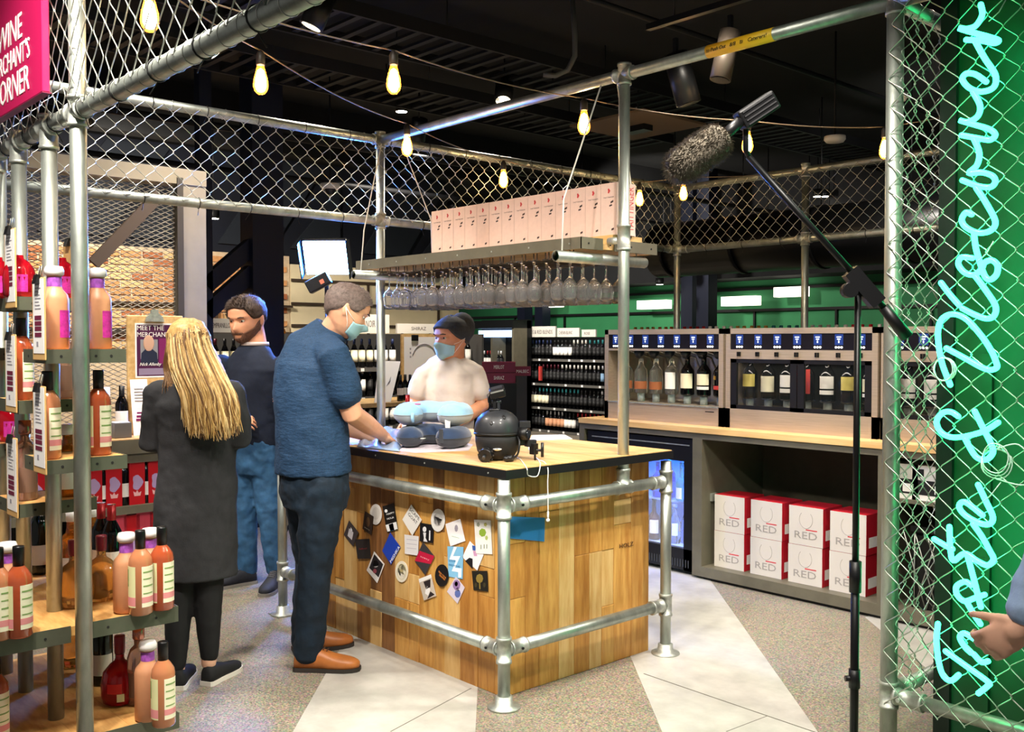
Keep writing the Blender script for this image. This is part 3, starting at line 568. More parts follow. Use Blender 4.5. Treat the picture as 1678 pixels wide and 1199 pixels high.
def put_bottle(key, loc, rz, label, group=None, sc=1, name='bottle', cat='bottle'):
    o = thing(name, label, cat, loc, rz, group); o.scale = (sc,)*3
    for nm, me in BOT[key]: link(nm, me, o)
    return o
CAMROT = lambda p: math.atan2(p[0], -p[1])+0   # turn a -Y face towards the viewer
def face_cam(p): return math.atan2(-p[1], -p[0]) + R(90)
DKG = glassm('dark_green_glass', '0b120b', .05, .25); BLKG = glassm('black_glass', '060608', .05, 0); CLR = glassm('bottle_clear_glass', 'eef2ee', .02, .95); AMB = glassm('amber_glass', 'b4691c', .05, .6)
CREAML = mat('cream_label', 'e9e2c4', .7); WHITEL = mat('white_label', 'efece6', .7); YELL = mat('yellow_label', 'd9c768', .7); REDL = mat('red_label', 'b3342e', .7); GOLD = mat('gold_foil', 'b98a34', .3, .7); BLKL = mat('black_label', '151516', .6)
REDCAP = mat('red_foil', 'a01c22', .3, .3); BLKCAP = mat('black_foil', '101012', .35, .2)
# ================================================================== BACK BENCH, DISPENSERS, FRIDGE
bench = thing('back_bench', 'long back bench with oak top and olive metal carcass below the dispensers', 'bench')
BX0, BX1, BY0, BY1, BZ = -4.96, -1.9, 5.1, 5.85, .985
for k in range(5):
    y0 = BY0+k*.15; MB().box((BX0, y0+.0006, BZ-.035), (BX1, y0+.1494, BZ)).build('top_stave', OAKX, bench)
MB().box((BX0, BY0+.012, BZ-.075), (BX1, BY1, BZ-.036)).build('top_frame', OLIVE, bench)
for x0, x1 in ((BX0, BX0+.05), (-3.935, -3.86), (-2.66, -2.6), (BX1-.05, BX1)): MB().box((x0, BY0+.01, 0.02), (x1, BY1-.02, BZ-.075)).build('divider', OLIVE, bench)
MB().box((-3.86, BY0+.01, .02), (-2.66, BY1-.02, .085)).build('base_shelf', OLIVE, bench); MB().box((-2.6, BY0+.01, .02), (BX1-.05, BY1-.02, .085)).build('base_shelf', OLIVE, bench)
MB().box((-3.86, BY0+.03, 0), (BX1, BY0+.05, .02)).build('kick_board', BLACKM, bench)
MB().box((-3.86, BY1-.05, .085), (BX1-.05, BY1-.02, BZ-.075)).build('back_panel', mat('olive_back', '4f4a3c', .6, var=(10,.08)), bench)
MB().box((-2.6, BY0+.05, .66), (BX1-.05, BY1-.05, .68)).build('mid_shelf', OLIVE, bench)
for x in (-3.855, -2.665): MB().box((x-.012, BY0+.1, .5), (x+.012, BY0+.16, .55)).build('bracket', GALV2, bench)
# fridge
fr = thing('drinks_fridge', 'black glass-door drinks fridge glowing blue under the bench', 'fridge')
FX0, FX1 = -4.90, -3.945; FYf = 5.13
MB().box((FX0, FYf+.05, .03), (FX0+.02, 5.7, .9)).build('side_wall', BLACKM, fr); MB().box((FX1-.02, FYf+.05, .03), (FX1, 5.7, .9)).build('side_wall', BLACKM, fr)
INNER = mat('fridge_lining', 'c9d8e6', .5)
MB().box((FX0, 5.68, .03), (FX1, 5.7, .9)).build('back_wall', INNER, fr); MB().box((FX0, FYf+.05, .03), (FX1, 5.7, .17)).build('floor_tray', INNER, fr); MB().box((FX0, FYf+.05, .82), (FX1, 5.7, .9)).build('top_box', BLACKM, fr)
MB().box((FX0, FYf-.0, .75), (FX1, FYf+.05, .9)).build('control_panel', BLACK, fr)
MB().box((FX0+.05, FYf-.004, .855), (FX1-.03, FYf, .862)).build('trim_line', GALV2, fr); MB().box((FX0+.3, FYf-.02, .78), (FX1-.3, FYf, .79)).build('handle', GALV2, fr)
for a_, b_ in (((FX0,FYf,.03),(FX0+.05,FYf+.05,.75)), ((FX1-.075,FYf,.03),(FX1,FYf+.05,.75)), ((FX0,FYf,.03),(FX1,FYf+.05,.17))): MB().box(a_, b_).build('door_frame', BLACK, fr)
gm = MB().box((0,0,0),(.006,.004,.05)).mesh('grille_slot', mat('slot_grey','3a3c40',.5))
for k in range(40): link('grille_slot', gm, fr, (FX0+.06+k*.022, FYf-.004, .05))
MB().box((FX0+.05, FYf+.02, .17), (FX1-.075, FYf+.026, .75)).build('door_glass', mat('fridge_glass', 'eaf4ff', .0, alpha=.12), fr)
for z in (.455,): MB().box((FX0+.03, FYf+.08, z), (FX1-.03, 5.66, z+.012)).build('shelf', mat('shelf_glass', 'bfe0ff', .1, alpha=.6), fr)
MB().box((FX0+.04, FYf+.06, .80), (FX1-.04, FYf+.10, .815)).build('led_strip', mat('blue_led', 'ddeeff', .5, emit=('1f6cff', 55)), fr)
MB().box((FX1-.026, FYf+.07, .2), (FX1-.021, FYf+.09, .78)).build('led_strip', MATS['blue_led'], fr)
bottle_kind('blue', wine_prof(.27,.04,.014,.52), glassm('cobalt_glass','1238c8',.05,.7), ('cap',[(.016,.262),(.016,.285),(0,.285)],mat('silver_cap','c8ccd0',.3,.6)), [(.04,.05,.12,-60,60,mat('blue_label','3a6ad8',.6),'label')])
bottle_kind('teal', wine_prof(.29,.042,.015,.42), glassm('teal_glass','5fc9a8',.1,.7), ('cap',[(.017,.28),(.017,.3),(0,.3)],mat('silver_cap')), [(.042,.02,.1,-70,0,WHITEL,'label'),(.042,.02,.1,10,60,mat('print_blue_label','7f93c8',.6),'label')])
bottle_kind('sake', [(.04,0),(.044,.01),(.044,.15),(.03,.19),(.016,.23),(.015,.27)], CLR, ('cap',[(.018,.262),(.018,.285),(0,.285)],mat('silver_cap')), [(.044,.06,.15,-30,30,WHITEL,'label'),(.044,.09,.14,36,62,mat('tan_label','c89a5c',.7),'label')])
bottle_kind('brownround', wine_prof(.3,.05,.015,.5), glassm('brown_glass','5a2e18',.08,.3), ('cap',[(.018,.29),(.018,.31),(0,.31)],BLKCAP), [(.05,.05,.15,-40,40,WHITEL,'label')])
for i, (px, k, z, y, l) in enumerate(((1078,'blue',.468,5.24,'cobalt blue bottle at the left of the top fridge shelf'),(1098,'blue',.468,5.28,'cobalt blue bottle between two others on the top fridge shelf'),(1117,'teal',.468,5.22,'teal green bottle with white label on the top fridge shelf'),(1098,'blue',.468,5.42,'cobalt blue bottle at the back of the top fridge shelf'),(1072,'brownround',.171,5.24,'brown bottle with round white label at the fridge bottom'),(1106,'sake',.171,5.24,'clear sake bottle with white tag at the fridge bottom'),(1126,'sake',.171,5.3,'clear sake bottle beside the door frame at the fridge bottom'),(1090,'sake',.171,5.42,'clear bottle at the back of the fridge bottom'))):
    p = PY(px, 800, y); put_bottle(k, (p.x, y, z), face_cam((p.x, y)), l, 'bottles in the fridge', .93)
# white and red wine-glass cartons
RW, RH, RD_ = .225, .232, .22
wf = MB().box((-RW/2, 0, 0), (RW/2, RD_, RH)).mesh('carton', mat('white_card', 'cbc4bb', .6)); rs = MB().box((RW/2, .001, .0), (RW/2+.0012, RD_, RH)).box((-RW/2, .002, RH), (RW/2, RD_, RH+.0012)).mesh('red_side', mat('red_card', 'b01424', .5))
bar = MB().box((-.075,-.0006,.095),(.02,0,.1)).mesh('red_bar', REDP); bar2 = MB().box((.0,-.0006,.092),(.075,0,.098)).mesh('red_bar', mat('bright_red_print','c81e2e',.5))
txt = text_mesh('RED', mat('grey_print','98928c',.6), (-.075,-.0006,.04), (1,0,0), (0,0,1), .15, .042, .0005)
gl = MB().tube([(.045*math.sin(t)*(1 if t < 2.2 else .96), -.0006, .155+.052*math.cos(t)) for t in [.75+k*(2*math.pi-1.5)/20 for k in range(21)]], .0009, 4).mesh('glass_outline', MATS['grey_print'])
st = MB().box((RW/2+.0013,.03,.04),(RW/2+.002,.17,.1)).mesh('white_tab', WHITEL)
for c_ in range(4):
    for r_ in range(2):
        x = -3.70 + c_*.272; o = thing('glassware_carton', 'white and red RED glassware carton, %s of the %s stack from the fridge' % (('lower','upper')[r_], ORD[c_]), 'carton', (x+random.uniform(-.004,.004), BY0+.09, .086+r_*(RH+.0025)), random.uniform(-.02,.02), 'RED cartons under the bench')
        for nm, me in (('carton', wf), ('red_side', rs), ('bar', bar2), ('lettering', txt), ('glass_outline', gl), ('tab', st)): link(nm, me, o)
# gift boxes and wire basket at the right end of the bench
for i, px in enumerate((1478, 1530)):
    p = PY(px, 790, 5.2); o = thing('gift_box', ('white and black gift box on the bench shelf, left one behind the fence','white and black gift box on the bench shelf, right one behind the fence')[i], 'box', (p.x, 5.17, .681), 0, 'gift boxes on the bench shelf')
    MB().box((-.105,0,0),(.105,.25,.19)).build('box', WHITEL, o); MB().box((-.106,-.001,.03),(.106,.0,.11)).build('band', BLKL, o); MB().box((-.08,-.002,.13),(-.04,0,.17)).build('logo', BLKL, o); MB().box((.02,-.002,.04),(.08,0,.085)).build('label', PAPER, o)
wbk = thing('wire_basket', 'dark wire basket behind the fence under the bench', 'basket', (-2.22, 5.3, .086))
mb = MB()
for k in range(9): mb.tube([(-.26+k*.065,-.12,0),(-.26+k*.065+.13 if k<8 else .26,-.12,.42)], .0035, 4); mb.tube([(-.26+k*.065,-.12,0),(-.26+k*.065-.13 if k>0 else -.26,-.12,.42)], .0035, 4)
mb.build('mesh_front', GALV2, wbk, kind='stuff'); MB().box((-.28,-.13,.42),(.28,-.11,.45)).build('rim', BLACKM, wbk); MB().box((-.28,-.11,0),(.28,.2,.4)).build('liner', BLACKM, wbk)
# dispensers
SCRB = mat('dark_fascia', '141118', .2); SCR = mat('screen_navy', '0d1a3a', .3, emit=('27408a', .55)); BTN = mat('white_button', 'f4f4f4', .4, emit=('ffffff', 1.0)); SCT = mat('screen_text', 'ffffff', .5, emit=('cfe0ff', 1.2))
MIRR = mat('polished_back', 'b8b4ae', .22, .8); TAPM = mat('dark_tap', '1c2430', .3, .2); CLEARP = mat('riser_glass', 'c6d4d2', .05, trans=.6)
scr_me = MB().box((-.026,-.003,-.032),(.026,0,.032)).mesh('screen', SCR); scr_l = MB().box((-.014,-.004,.012),(.014,-.003,.018)).box((-.01,-.004,.0),(.01,-.003,.005)).box((-.003,-.004,-.02),(.003,-.003,-.006)).mesh('screen_text', SCT)
btn_me = MB().lathe([(0,-.001),(.006,-.001),(.007,.003),(0,.003)], 10).mesh('button', BTN)
UW, UH, UD = 1.04, .64, .45
def dispenser(x0, label, doors):
    o = thing('wine_dispenser', label, 'dispenser', (x0, 5.25, BZ), 0, 'wine dispensers on the bench')
    def bx(n, a, b, m): return MB().box(a, b).build(n, m, o)
    bx('lower_panel', (0,0,0), (UW,.03,.125), STEEL); bx('top_panel', (0,0,UH-.035), (UW,UD,UH), STEEL); bx('side_panel', (0,0,0), (.035,UD,UH), STEEL); bx('side_panel', (UW-.035,0,0), (UW,UD,UH), STEEL)
    bx('back_panel', (0,UD-.02,0), (UW,UD,UH), MIRR if not doors else BLACKM); bx('base_panel', (0,.03,.1), (UW,UD,.125), STEEL)
    bx('fascia_frame', (.035,0,.49), (UW-.035,.04,.505), STEEL); f = bx('fascia', (.035,.004,.505), (UW-.035,.04,UH-.035), SCRB)
    n = 7; st_ = (UW-.07)/n
    for k in range(n):
        x = .035+st_*(k+.5); link('screen', scr_me, o, (x,.004,.568)); link('screen_text', scr_l, o, (x,.004,.568))
        for q in (-1,0,1): link('button', btn_me, o, (x+q*.018,.003,.522), (R(90),0,0))
        if doors:
            bx('spout', (x-.012,-.012,.462), (x-.004,.01,.49), BLACKM); bx('spout', (x+.004,-.012,.462), (x+.012,.01,.49), BLACKM)
    if doors:
        bx('spout_bar', (.035,.0,.445), (UW-.035,.02,.49), STEEL)
        for a_, b_ in ((.035, UW/2-.003), (UW/2+.003, UW-.035)):
            for q in (((a_,.004,.125),(b_,.024,.15)), ((a_,.004,.42),(b_,.024,.445)), ((a_,.004,.125),(a_+.045,.024,.445)), ((b_-.045,.004,.125),(b_,.024,.445))): MB().box(*q).build('door_frame', BLACK, o)
            MB().box((a_+.045,.012,.15),(b_-.045,.016,.42)).build('door_glass', mat('dark_door_glass','202424',.0,alpha=.22), o)
    else:
        for k in range(n):
            x = .035+st_*(k+.5); b = MB(); b.tube([(x,.12,.505),(x,.1,.47),(x,.085,.445)], [.022,.026,.02], 12); b.ell((x,.1,.475),(.036,.04,.03),14); b.build('tap_head', TAPM, o)
            mb = MB(); mb.tube([(x+.05,UD-.03,.2),(x+.06,UD-.06,.32),(x+.03,UD-.1,.44),(x,.14,.49)], .007, 8); mb.build('hose', MIRR, o)
        bx('card_slot', (UW-.14,-.002,.09), (UW-.07,.001,.096), BLKL); bx('drip_edge', (.035,-.006,.118), (UW-.035,.03,.126), GALV2)
    return o
dispenser(-4.84, 'steel wine dispenser with open bottle row, leftmost on the bench', False)
dispenser(-3.78, 'steel wine dispenser with two dark glass doors, middle of the three', True)
dispenser(-2.72, 'steel wine dispenser behind the chain-link fence, rightmost of the three', True)
bottle_kind('spirit_clear', [(.034,0),(.037,.006),(.037,.15),(.03,.175),(.015,.2),(.013,.25)], CLR, None, [(.037,.03,.085,-80,80,mat('copper_label','9a5a34',.6),'label')])
bottle_kind('spirit_white', [(.034,0),(.037,.006),(.037,.16),(.03,.185),(.015,.205),(.013,.25)], CLR, None, [(.037,.04,.155,-50,50,WHITEL,'label')])
bottle_kind('wine_cream', wine_prof(.27,.037,.0145,.6), BLKG, None, [(.037,.05,.15,-62,62,CREAML,'label')])
bottle_kind('wine_cream2', wine_prof(.27,.037,.0145,.6), BLKG, None, [(.037,.075,.15,-60,60,CREAML,'label'),(.037,.045,.065,-60,60,WHITEL,'label')])
bottle_kind('wine_red', wine_prof(.27,.038,.0145,.6), BLKG, None, [(.038,.05,.075,-65,20,REDL,'label'),(.038,.115,.14,-60,-25,GOLD,'label')])
bottle_kind('wine_white', wine_prof(.27,.037,.0145,.6), BLKG, None, [(.037,.085,.16,-60,60,WHITEL,'label'),(.037,.05,.075,-60,60,WHITEL,'label')])
bottle_kind('wine_yellow', wine_prof(.27,.037,.0145,.6), BLKG, None, [(.037,.08,.16,-55,55,YELL,'label')])
bottle_kind('wine_redstrip', wine_prof(.27,.037,.0145,.6), BLKG, None, [(.037,.05,.2,-35,35,REDL,'label')])
bottle_kind('wine_rose', wine_prof(.27,.037,.0145,.6), glassm('rose_glass','7a4440',.08,.5), None, [(.037,.07,.14,-40,40,CREAML,'label')])
bottle_kind('riser', [(.026,0),(.026,.06),(.0,.06)], CLEARP)
names1 = ('spirit_clear','spirit_clear','spirit_clear','spirit_white','wine_cream','wine_cream2','wine_red')
KD = {'spirit_clear':'clear spirit bottle with copper label','spirit_white':'clear bottle with brushed white label','wine_cream':'dark bottle with angled cream label','wine_cream2':'dark bottle with two-part cream label','wine_red':'black bottle with red and gold labels','wine_white':'dark bottle with square white labels','wine_yellow':'dark bottle with yellow square label','wine_redstrip':'dark bottle with tall red label','wine_rose':'rose bottle with cream label'}
def fill(x0, kinds, where):
    st_ = (UW-.07)/7
    for k, kd in enumerate(kinds):
        p = (x0+.035+st_*(k+.5), 5.25+.12, BZ+.126)
        o = thing('bottle_riser', 'small clear riser under the %s bottle of %s' % (ORD[k], where), 'riser', p, 0, 'risers in the dispensers'); link('riser', BOT['riser'][0][1], o)
        put_bottle(kd, (p[0], p[1], p[2]+.0605), face_cam(p)*.5, '%s, %s from left in %s' % (KD[kd], ORD[k], where), 'bottles in the dispensers').scale = (1.28,1.28,1)
fill(-4.84, names1, 'the open dispenser')
fill(-3.78, ('wine_yellow','wine_cream','wine_white','wine_redstrip','wine_white','wine_yellow','wine_cream2'), 'the middle dispenser')
fill(-2.72, ('wine_white','wine_white','wine_yellow','wine_cream'), 'the dispenser behind the fence')
# small light inside each closed cabinet (they are lit in the photograph)
for x0 in (-3.78, -2.72):
    l = bpy.data.lights.new('cabinet_light', 'AREA'); l.energy = 1.0; l.size = .8; l.size_y = .02; l.shape = 'RECTANGLE'; l.color = WARM; o = bpy.data.objects.new('cabinet_light', l); o.location = (x0+UW/2, 5.29, BZ+.435); COL.objects.link(o)
# ================================================================== NEON SIGN AND GREEN PANEL
gp_ = thing('green_panel', 'dark green painted panel standing behind the neon sign', 'panel')
DGR = mat('dark_green_panel', '083a20', .45, var=(3,.1))
MB().box((-1.63, 3.65, 0), (-.3, 4.1, 3.3)).build('panel', DGR, gp_); MB().box((-1.66, 3.63, 0), (-1.60, 4.12, 3.3)).build('edge_post', mat('near_black_green','0b1410',.5), gp_)
MB().box((-1.50, 3.63, 0), (-1.46, 3.65, 1.5)).build('batten', DGR, gp_)
neon = thing('neon_sign', 'green neon sign reading Taste and Discover, mounted upright on the fence', 'neon sign', (-1.5, YM-.06, 0))
NEON = mat('neon_glow', '20ffc0', .3, emit=((.11,.9,.52), 15))
def c5(p, off): return [(1258 + x/3.995, off + y/3.995) for x, y in p]
def z8(p): return [(1400 + x/3.525, 560 + y/3.525) for x, y in p]
NS = [c5([(1395,30),(1405,95),(1365,165),(1310,188),(1255,186),(1350,215),(1450,242),(1512,265),(1480,282),(1400,266),(1300,260)],0),
 c5([(1360,272),(1420,380),(1490,490),(1480,570),(1400,600),(1320,575),(1275,520),(1300,482),(1360,487),(1430,535)],0),
 c5([(1345,602),(1390,690),(1375,760),(1310,798),(1258,787),(1350,815),(1450,845),(1490,882),(1455,915),(1380,905),(1270,885)],0),
 c5([(1350,907),(1385,1000),(1370,1080),(1318,1132),(1400,1128),(1470,1150),(1490,1190),(1455,1225),(1370,1215),(1275,1180)],0),
 c5([(1365,30),(1430,130),(1490,250),(1460,310),(1380,325),(1300,290),(1270,240),(1298,192),(1335,205)],300),
 c5([(1350,322),(1362,420),(1390,520),(1420,605),(1455,632),(1497,600),(1505,540),(1468,505),(1420,520),(1398,565),(1350,600),(1290,585),(1248,530),(1270,485),(1340,490)],300),
 c5([(1355,602),(1420,690),(1490,800),(1482,868),(1430,886),(1350,858),(1275,820)],300), c5([(1255,800),(1190,725),(1135,652)],300),
 c5([(1170,1080),(1300,1150),(1400,1205),(1460,1222),(1500,1205),(1495,1170),(1465,1100),(1400,1000),(1300,890),(1210,857),(1140,890),(1115,970),(1122,1080),(1145,1190),(1195,1320)],300),
 z8([(600,430),(560,405),(510,410),(475,460),(500,520),(560,550),(640,545),(750,515),(830,465)]), z8([(695,400),(740,490),(790,590),(800,640),(760,680),(700,660),(640,560)]),
 z8([(715,825),(760,920),(800,1010),(780,1052),(720,1045),(640,1000),(605,950),(640,925),(740,1000)]),
 c5([(1345,1032),(1400,1110),(1450,1200),(1478,1262),(1440,1302),(1375,1275),(1290,1225),(1215,1272),(1195,1180),(1190,1050)],600), c5([(1090,1130),(1180,1182),(1210,1195)],600),
 c5([(1310,52),(1350,200),(1395,380)],899), c5([(1330,237),(1290,215),(1237,245),(1240,300),(1290,342),(1360,320),(1420,300)],899), c5([(1300,342),(1345,420),(1392,492)],899),
 c5([(1365,600),(1290,553),(1258,580),(1290,640),(1330,680)],899), c5([(1350,690),(1400,740),(1442,735)],899),
 c5([(1115,490),(1105,600),(1120,740),(1150,830),(1200,862),(1250,825)],899), c5([(1165,670),(1290,760),(1440,868),(1442,895),(1380,945)],899)]
def smooth(pts, n=6):
    P = [V(p) for p in pts]; out = []
    for i in range(len(P)-1):
        a, b, c_, d = P[max(i-1,0)], P[i], P[i+1], P[min(i+2,len(P)-1)]
        for k in range(n):
            t = k/n; out.append(.5*((2*b)+(c_-a)*t+(2*a-5*b+4*c_-d)*t*t+(3*b-a-3*c_+d)*t**3))
    return out + [P[-1]]
for s in NS:
    P = smooth([PY(x, y, YM-.06) - neon.location for x, y in s]); MB().cap_tube(P, .0095, 10).build('neon_tube', NEON, neon)
mb = MB(); cc = PY(1633, 760, YM-.075) - neon.location
CLW = mat('clear_cable', 'cfe8dc', .4)
for q in range(3): mb.tube([cc + V((.05*math.cos(t)*(1-.08*q), -.006*q+.004*math.sin(3*t), .05*math.sin(t)+.01*q)) for t in [2*math.pi*k/20 for k in range(20)]], .0022, 5, closed=True)
mb.tube(smooth([cc+V((.0,0,-.05)), cc+V((.09,0,-.06)), cc+V((.12,0,.0)), cc+V((.07,0,.07)), cc+V((.0,0,.05))]), .0025, 5); mb.build('cable_coil', CLW, neon)
mb = MB(); c2 = PY(1548, 605, YM-.075) - neon.location
for q in range(3): mb.tube([c2 + V((.04*math.cos(t)*(1-.1*q), -.005*q, .04*math.sin(t))) for t in [2*math.pi*k/18 for k in range(18)]], .002, 5, closed=True)
mb.build('cable_coil', CLW, neon)
for (a_, b_) in (((1648,0),(1620,35)), ((1628,395),(1600,430)), ((1640,790),(1600,830))):
    MB().tube([PY(*a_, YM-.07)-neon.location, PY((a_[0]+b_[0])/2+3, (a_[1]+b_[1])/2+2, YM-.072)-neon.location, PY(*b_, YM-.07)-neon.location], .002, 5).build('lead_wire', CLW, neon)
# ================================================================== MAGENTA SIGN
sg = thing('hanging_sign', 'magenta sign reading WINE MERCHANT\'S CORNER on the left fence', 'sign', (-3.43, 1.02, 2.365))
bevel(MB().box((-1.15, -.012, 0), (0, .012, .64)).build('board', mat('magenta_board', 'b3124f', .45), sg), .003, 1)
MB().box((-1.16,-.014,-.004),(.004,.014,0)).build('edge_trim', mat('dark_magenta','6c0c34',.5), sg)
for s, zz, x0, x1, h in (('WINE', .227, -.51, -.215, .086), ('MERCHANT\'S', .14, -.60, -.13, .072), ('CORNER', .035, -.57, -.14, .088)):
    text('lettering', s, WHITEL, sg, (x0, -.0122, zz), (1,0,0), (0,0,1), x1-x0, h, .002)
# ================================================================== FESTOON BULBS
BCORE = mat('bulb_filament_glow', 'ffffff', .5, emit=((1,.84,.6), 75)); BENV = mat('bulb_envelope', 'ff9a3c', .05, emit=((1,.6,.2), 1.2), alpha=.22)
SOCK = mat('socket_black', '2a241e', .5)
core_me = MB().lathe([(0,-.124),(.013,-.12),(.023,-.1),(.021,-.07),(.013,-.035),(0,-.025)], 14).mesh('filament', BCORE)
env_me = MB().lathe([(0,-.135),(.016,-.131),(.027,-.117),(.032,-.098),(.029,-.07),(.021,-.04),(.0155,-.018),(.0145,0)], 18).mesh('glass', BENV)
soc_me = MB().lathe([(.0165,-.012),(.019,-.01),(.019,.03),(.012,.042),(.006,.05),(0,.05)], 14).mesh('socket', SOCK)
def bulb(p, label):
    o = thing('festoon_bulb', label, 'light bulb', p, 0, 'festoon bulbs'); link('filament', core_me, o); link('glass', env_me, o); link('socket', soc_me, o); return V(p)+V((0,0,.05))
WIREB = mat('festoon_wire', '6a5a48', .6)
def string(name, label, pts):
    mb = MB()
    for a_, b_ in zip(pts, pts[1:]):
        a_, b_ = V(a_), V(b_); L_ = (b_-a_).length; mb.tube([a_+(b_-a_)*t-UP*(.022*L_*4*t*(1-t)) for t in [k/8 for k in range(9)]], .0032, 6)
    tag(mb.build(name, WIREB), label, 'light string')
def bz(px, py, z): return PZ(px, py-28, z)
S1 = [('bulb at upper left above the big pipe', 245, 15, 2.72), ('bulb on the string left of the middle post', 427, 130, 2.71), ('bulb hanging at the middle post top', 667, 245, 2.72), ('bulb above the pink cartons', 825, 303, 2.70), ('bulb just right of the carton stack', 1048, 337, 2.70), ('bulb at the back fence corner', 1120, 328, 2.75)]
S2 = [('bulb high in the middle above the counter', 645, 130, 2.72), ('bulb left of the tall counter post top', 957, 205, 2.72), ('bulb right of the furry microphone', 1225, 240, 2.72), ('bulb beside the tall right fence post', 1450, 250, 2.72)]
A1 = [PZ(60, -150, 2.79)] + [bulb(bz(x, y, z), 'glowing filament '+l) for l, x, y, z in S1] + [V((-3.9, YB, ZT))]
A2 = [V((-3.3, YF, ZT))] + [bulb(bz(x, y, z), 'glowing filament '+l) for l, x, y, z in S2] + [V((XPR, 5.2, ZT))]
string('festoon_string', 'dark bulb cord strung along the back fence', A1); string('festoon_string', 'dark bulb cord strung across above the counter', A2)
# ================================================================== VIDEO LIGHT
vp = PD(535, 420, 7.05)
vl = thing('video_light', 'bright square video light on a stand behind the man in denim shirt', 'video light', (vp.x, vp.y, 0))
nrm = (V((-3.6, 1.2, .2)) - vp).normalized(); M = nrm.to_track_quat('Y', 'Z').to_matrix(); vz = V((0,0,vp.z))
VLG = mat('video_light_panel', 'ffffff', .5, emit=((.24,.5,1), 400))
b = MB().obox(vz, (.33,.05,.28), M); bevel(b.build('housing', BLACK, vl), .02, 3)
b = MB().obox(vz + nrm*.0265, (.305,.004,.255), M); b.build('light_panel', VLG, vl)
for s, n_ in ((-1,'barn_door'),(1,'barn_door')): b = MB().obox(vz + M @ V((s*.175,.05,0)), (.008,.1,.27), M); b.build(n_, BLACK, vl)
MB().tube([(0,.0,0.7),(0,0,vp.z-.3)], .012, 10).build('stand_pole', BLACKM, vl); MB().tube([(0,0,.35),(0,0,.9)], .016, 10).build('stand_tube', BLACKM, vl)
for k in range(3): a_ = k*2.094+.5; MB().tube([(0,0,.75),(.45*math.cos(a_),.45*math.sin(a_),.012)], .01, 8).build('stand_leg', BLACKM, vl)
MB().tube([(0,0,vp.z-.3),(0,0,vp.z-.12)], .015, 8).build('yoke', BLACKM, vl)
bp_ = PD(522, 463, 6.9) - vl.location; Mb = Matrix.Rotation(YAW,3,'Z') @ Matrix.Rotation(R(-28),3,'Y')
bevel(MB().obox(bp_, (.17,.08,.09), Mb).build('battery_pack', BLACK, vl), .008, 2); MB().obox(bp_+Mb@V((.03,-.041,-.01)), (.03,.004,.03), Mb).build('battery_label', mat('orange_label','c06a50',.6), vl)
# ================================================================== BOOM MICROPHONE
bm = thing('boom_microphone', 'furry grey boom microphone on a black boom arm and stand by the right post', 'microphone', PD(1402, 900, 3.12)*1)
bm.location.z = 0; B0 = V(bm.location); dB = 3.12
def bl(px, py, d=dB): return PD(px, py, d) - B0
FUR = mat('grey_fur', '736b5e', .95, var=(40,.35)); 
m0, m1 = bl(1098, 284, 3.0), bl(1186, 222, 3.05); ax = (m1-m0).normalized()
Lm = (m1-m0).length; prof = [(0,.01),(.06,.042),(.2,.056),(.45,.058),(.7,.058),(.88,.056),(.97,.044),(1,.012)]
MB().tube([m0+ax*Lm*t for t, r in prof], [r*.92 for t, r in prof], 18).build('windscreen', FUR, bm)
mb = MB(); rnd = random.Random(3); s1 = ax.orthogonal().normalized(); s2 = ax.cross(s1)
def pr(t):
    for (t0,r0),(t1,r1) in zip(prof, prof[1:]):
        if t <= t1: return r0+(r1-r0)*(t-t0)/(t1-t0)
    return .01
for k in range(5200):
    t = rnd.random(); th = rnd.random()*6.283; r = pr(t)*.9; n_ = s1*math.cos(th)+s2*math.sin(th); base = m0+ax*Lm*t+n_*r
    tip = base + n_*rnd.uniform(.010,.018) - ax*rnd.uniform(-.004,.012) + V((rnd.uniform(-.005,.005),)*3) - UP*.004; w = ax.cross(n_)*.0016
    mb.add([base-w, base+w, tip], [(0,1,2)])
mb.build('fur', FUR, bm, kind='stuff')
g0, g1 = bl(1182, 226, 3.05), bl(1216, 196, 3.07); MB().tube([g0, g1], .018, 12).build('mic_body', BLACK, bm)
h0, h1 = bl(1212, 200, 3.07), bl(1268, 163, 3.1); Mh = (h1-h0).to_track_quat('X','Z').to_matrix()
bevel(MB().obox((h0+h1)/2, ((h1-h0).length, .045, .06), Mh).build('shock_mount', BLACK, bm), .006, 2)
for k in range(4): MB().obox((h0+h1)/2 + Mh@V((0,-.024,-.021+k*.014)), ((h1-h0).length*.85, .004, .004), Mh).build('mount_rib', mat('dark_grey_plastic','3a3a3c',.5), bm)
MB().tube([bl(1222,190,3.07), bl(1222,246,3.09), bl(1228,258,3.1)], .009, 8).build('swivel', BLACKM, bm)
MB().tube([bl(1226,256,3.1), bl(1452,508,3.12)], .0105, 12).build('boom_pole', BLACKM, bm)
MB().tube([bl(1448,503,3.12), bl(1486,552,3.12)], [.017,.021], 14).build('counterweight', BLACK, bm)
c0, c1 = bl(1392,444), bl(1438,497); MB().obox((c0+c1)/2, ((c1-c0).length,.04,.05), (c1-c0).to_track_quat('X','Z').to_matrix()).build('clamp', BLACK, bm)
k0 = bl(1388,476); MB().tube([k0, k0-FW*.04], .024, 14).build('clamp_knob', BLACK, bm)
top_ = bl(1398, 478); MB().tube([(0,0,.75),(top_.x*.0,0,top_.z)], .0105, 12).build('stand_pole', BLACKM, bm)
MB().tube([(0,0,.2),(0,0,.80)], .0135, 12).build('stand_tube', BLACKM, bm); MB().tube([(0,0,.74),(0,0,.84)], .019, 12).build('collar', BLACK, bm); 
MB().tube([V((0,0,.46)), V((0,0,.46))-RT*.03], .01, 8).build('stand_knob', BLACK, bm); MB().tube([(0,0,.43),(0,0,.49)], .018, 12).build('collar', BLACK, bm)
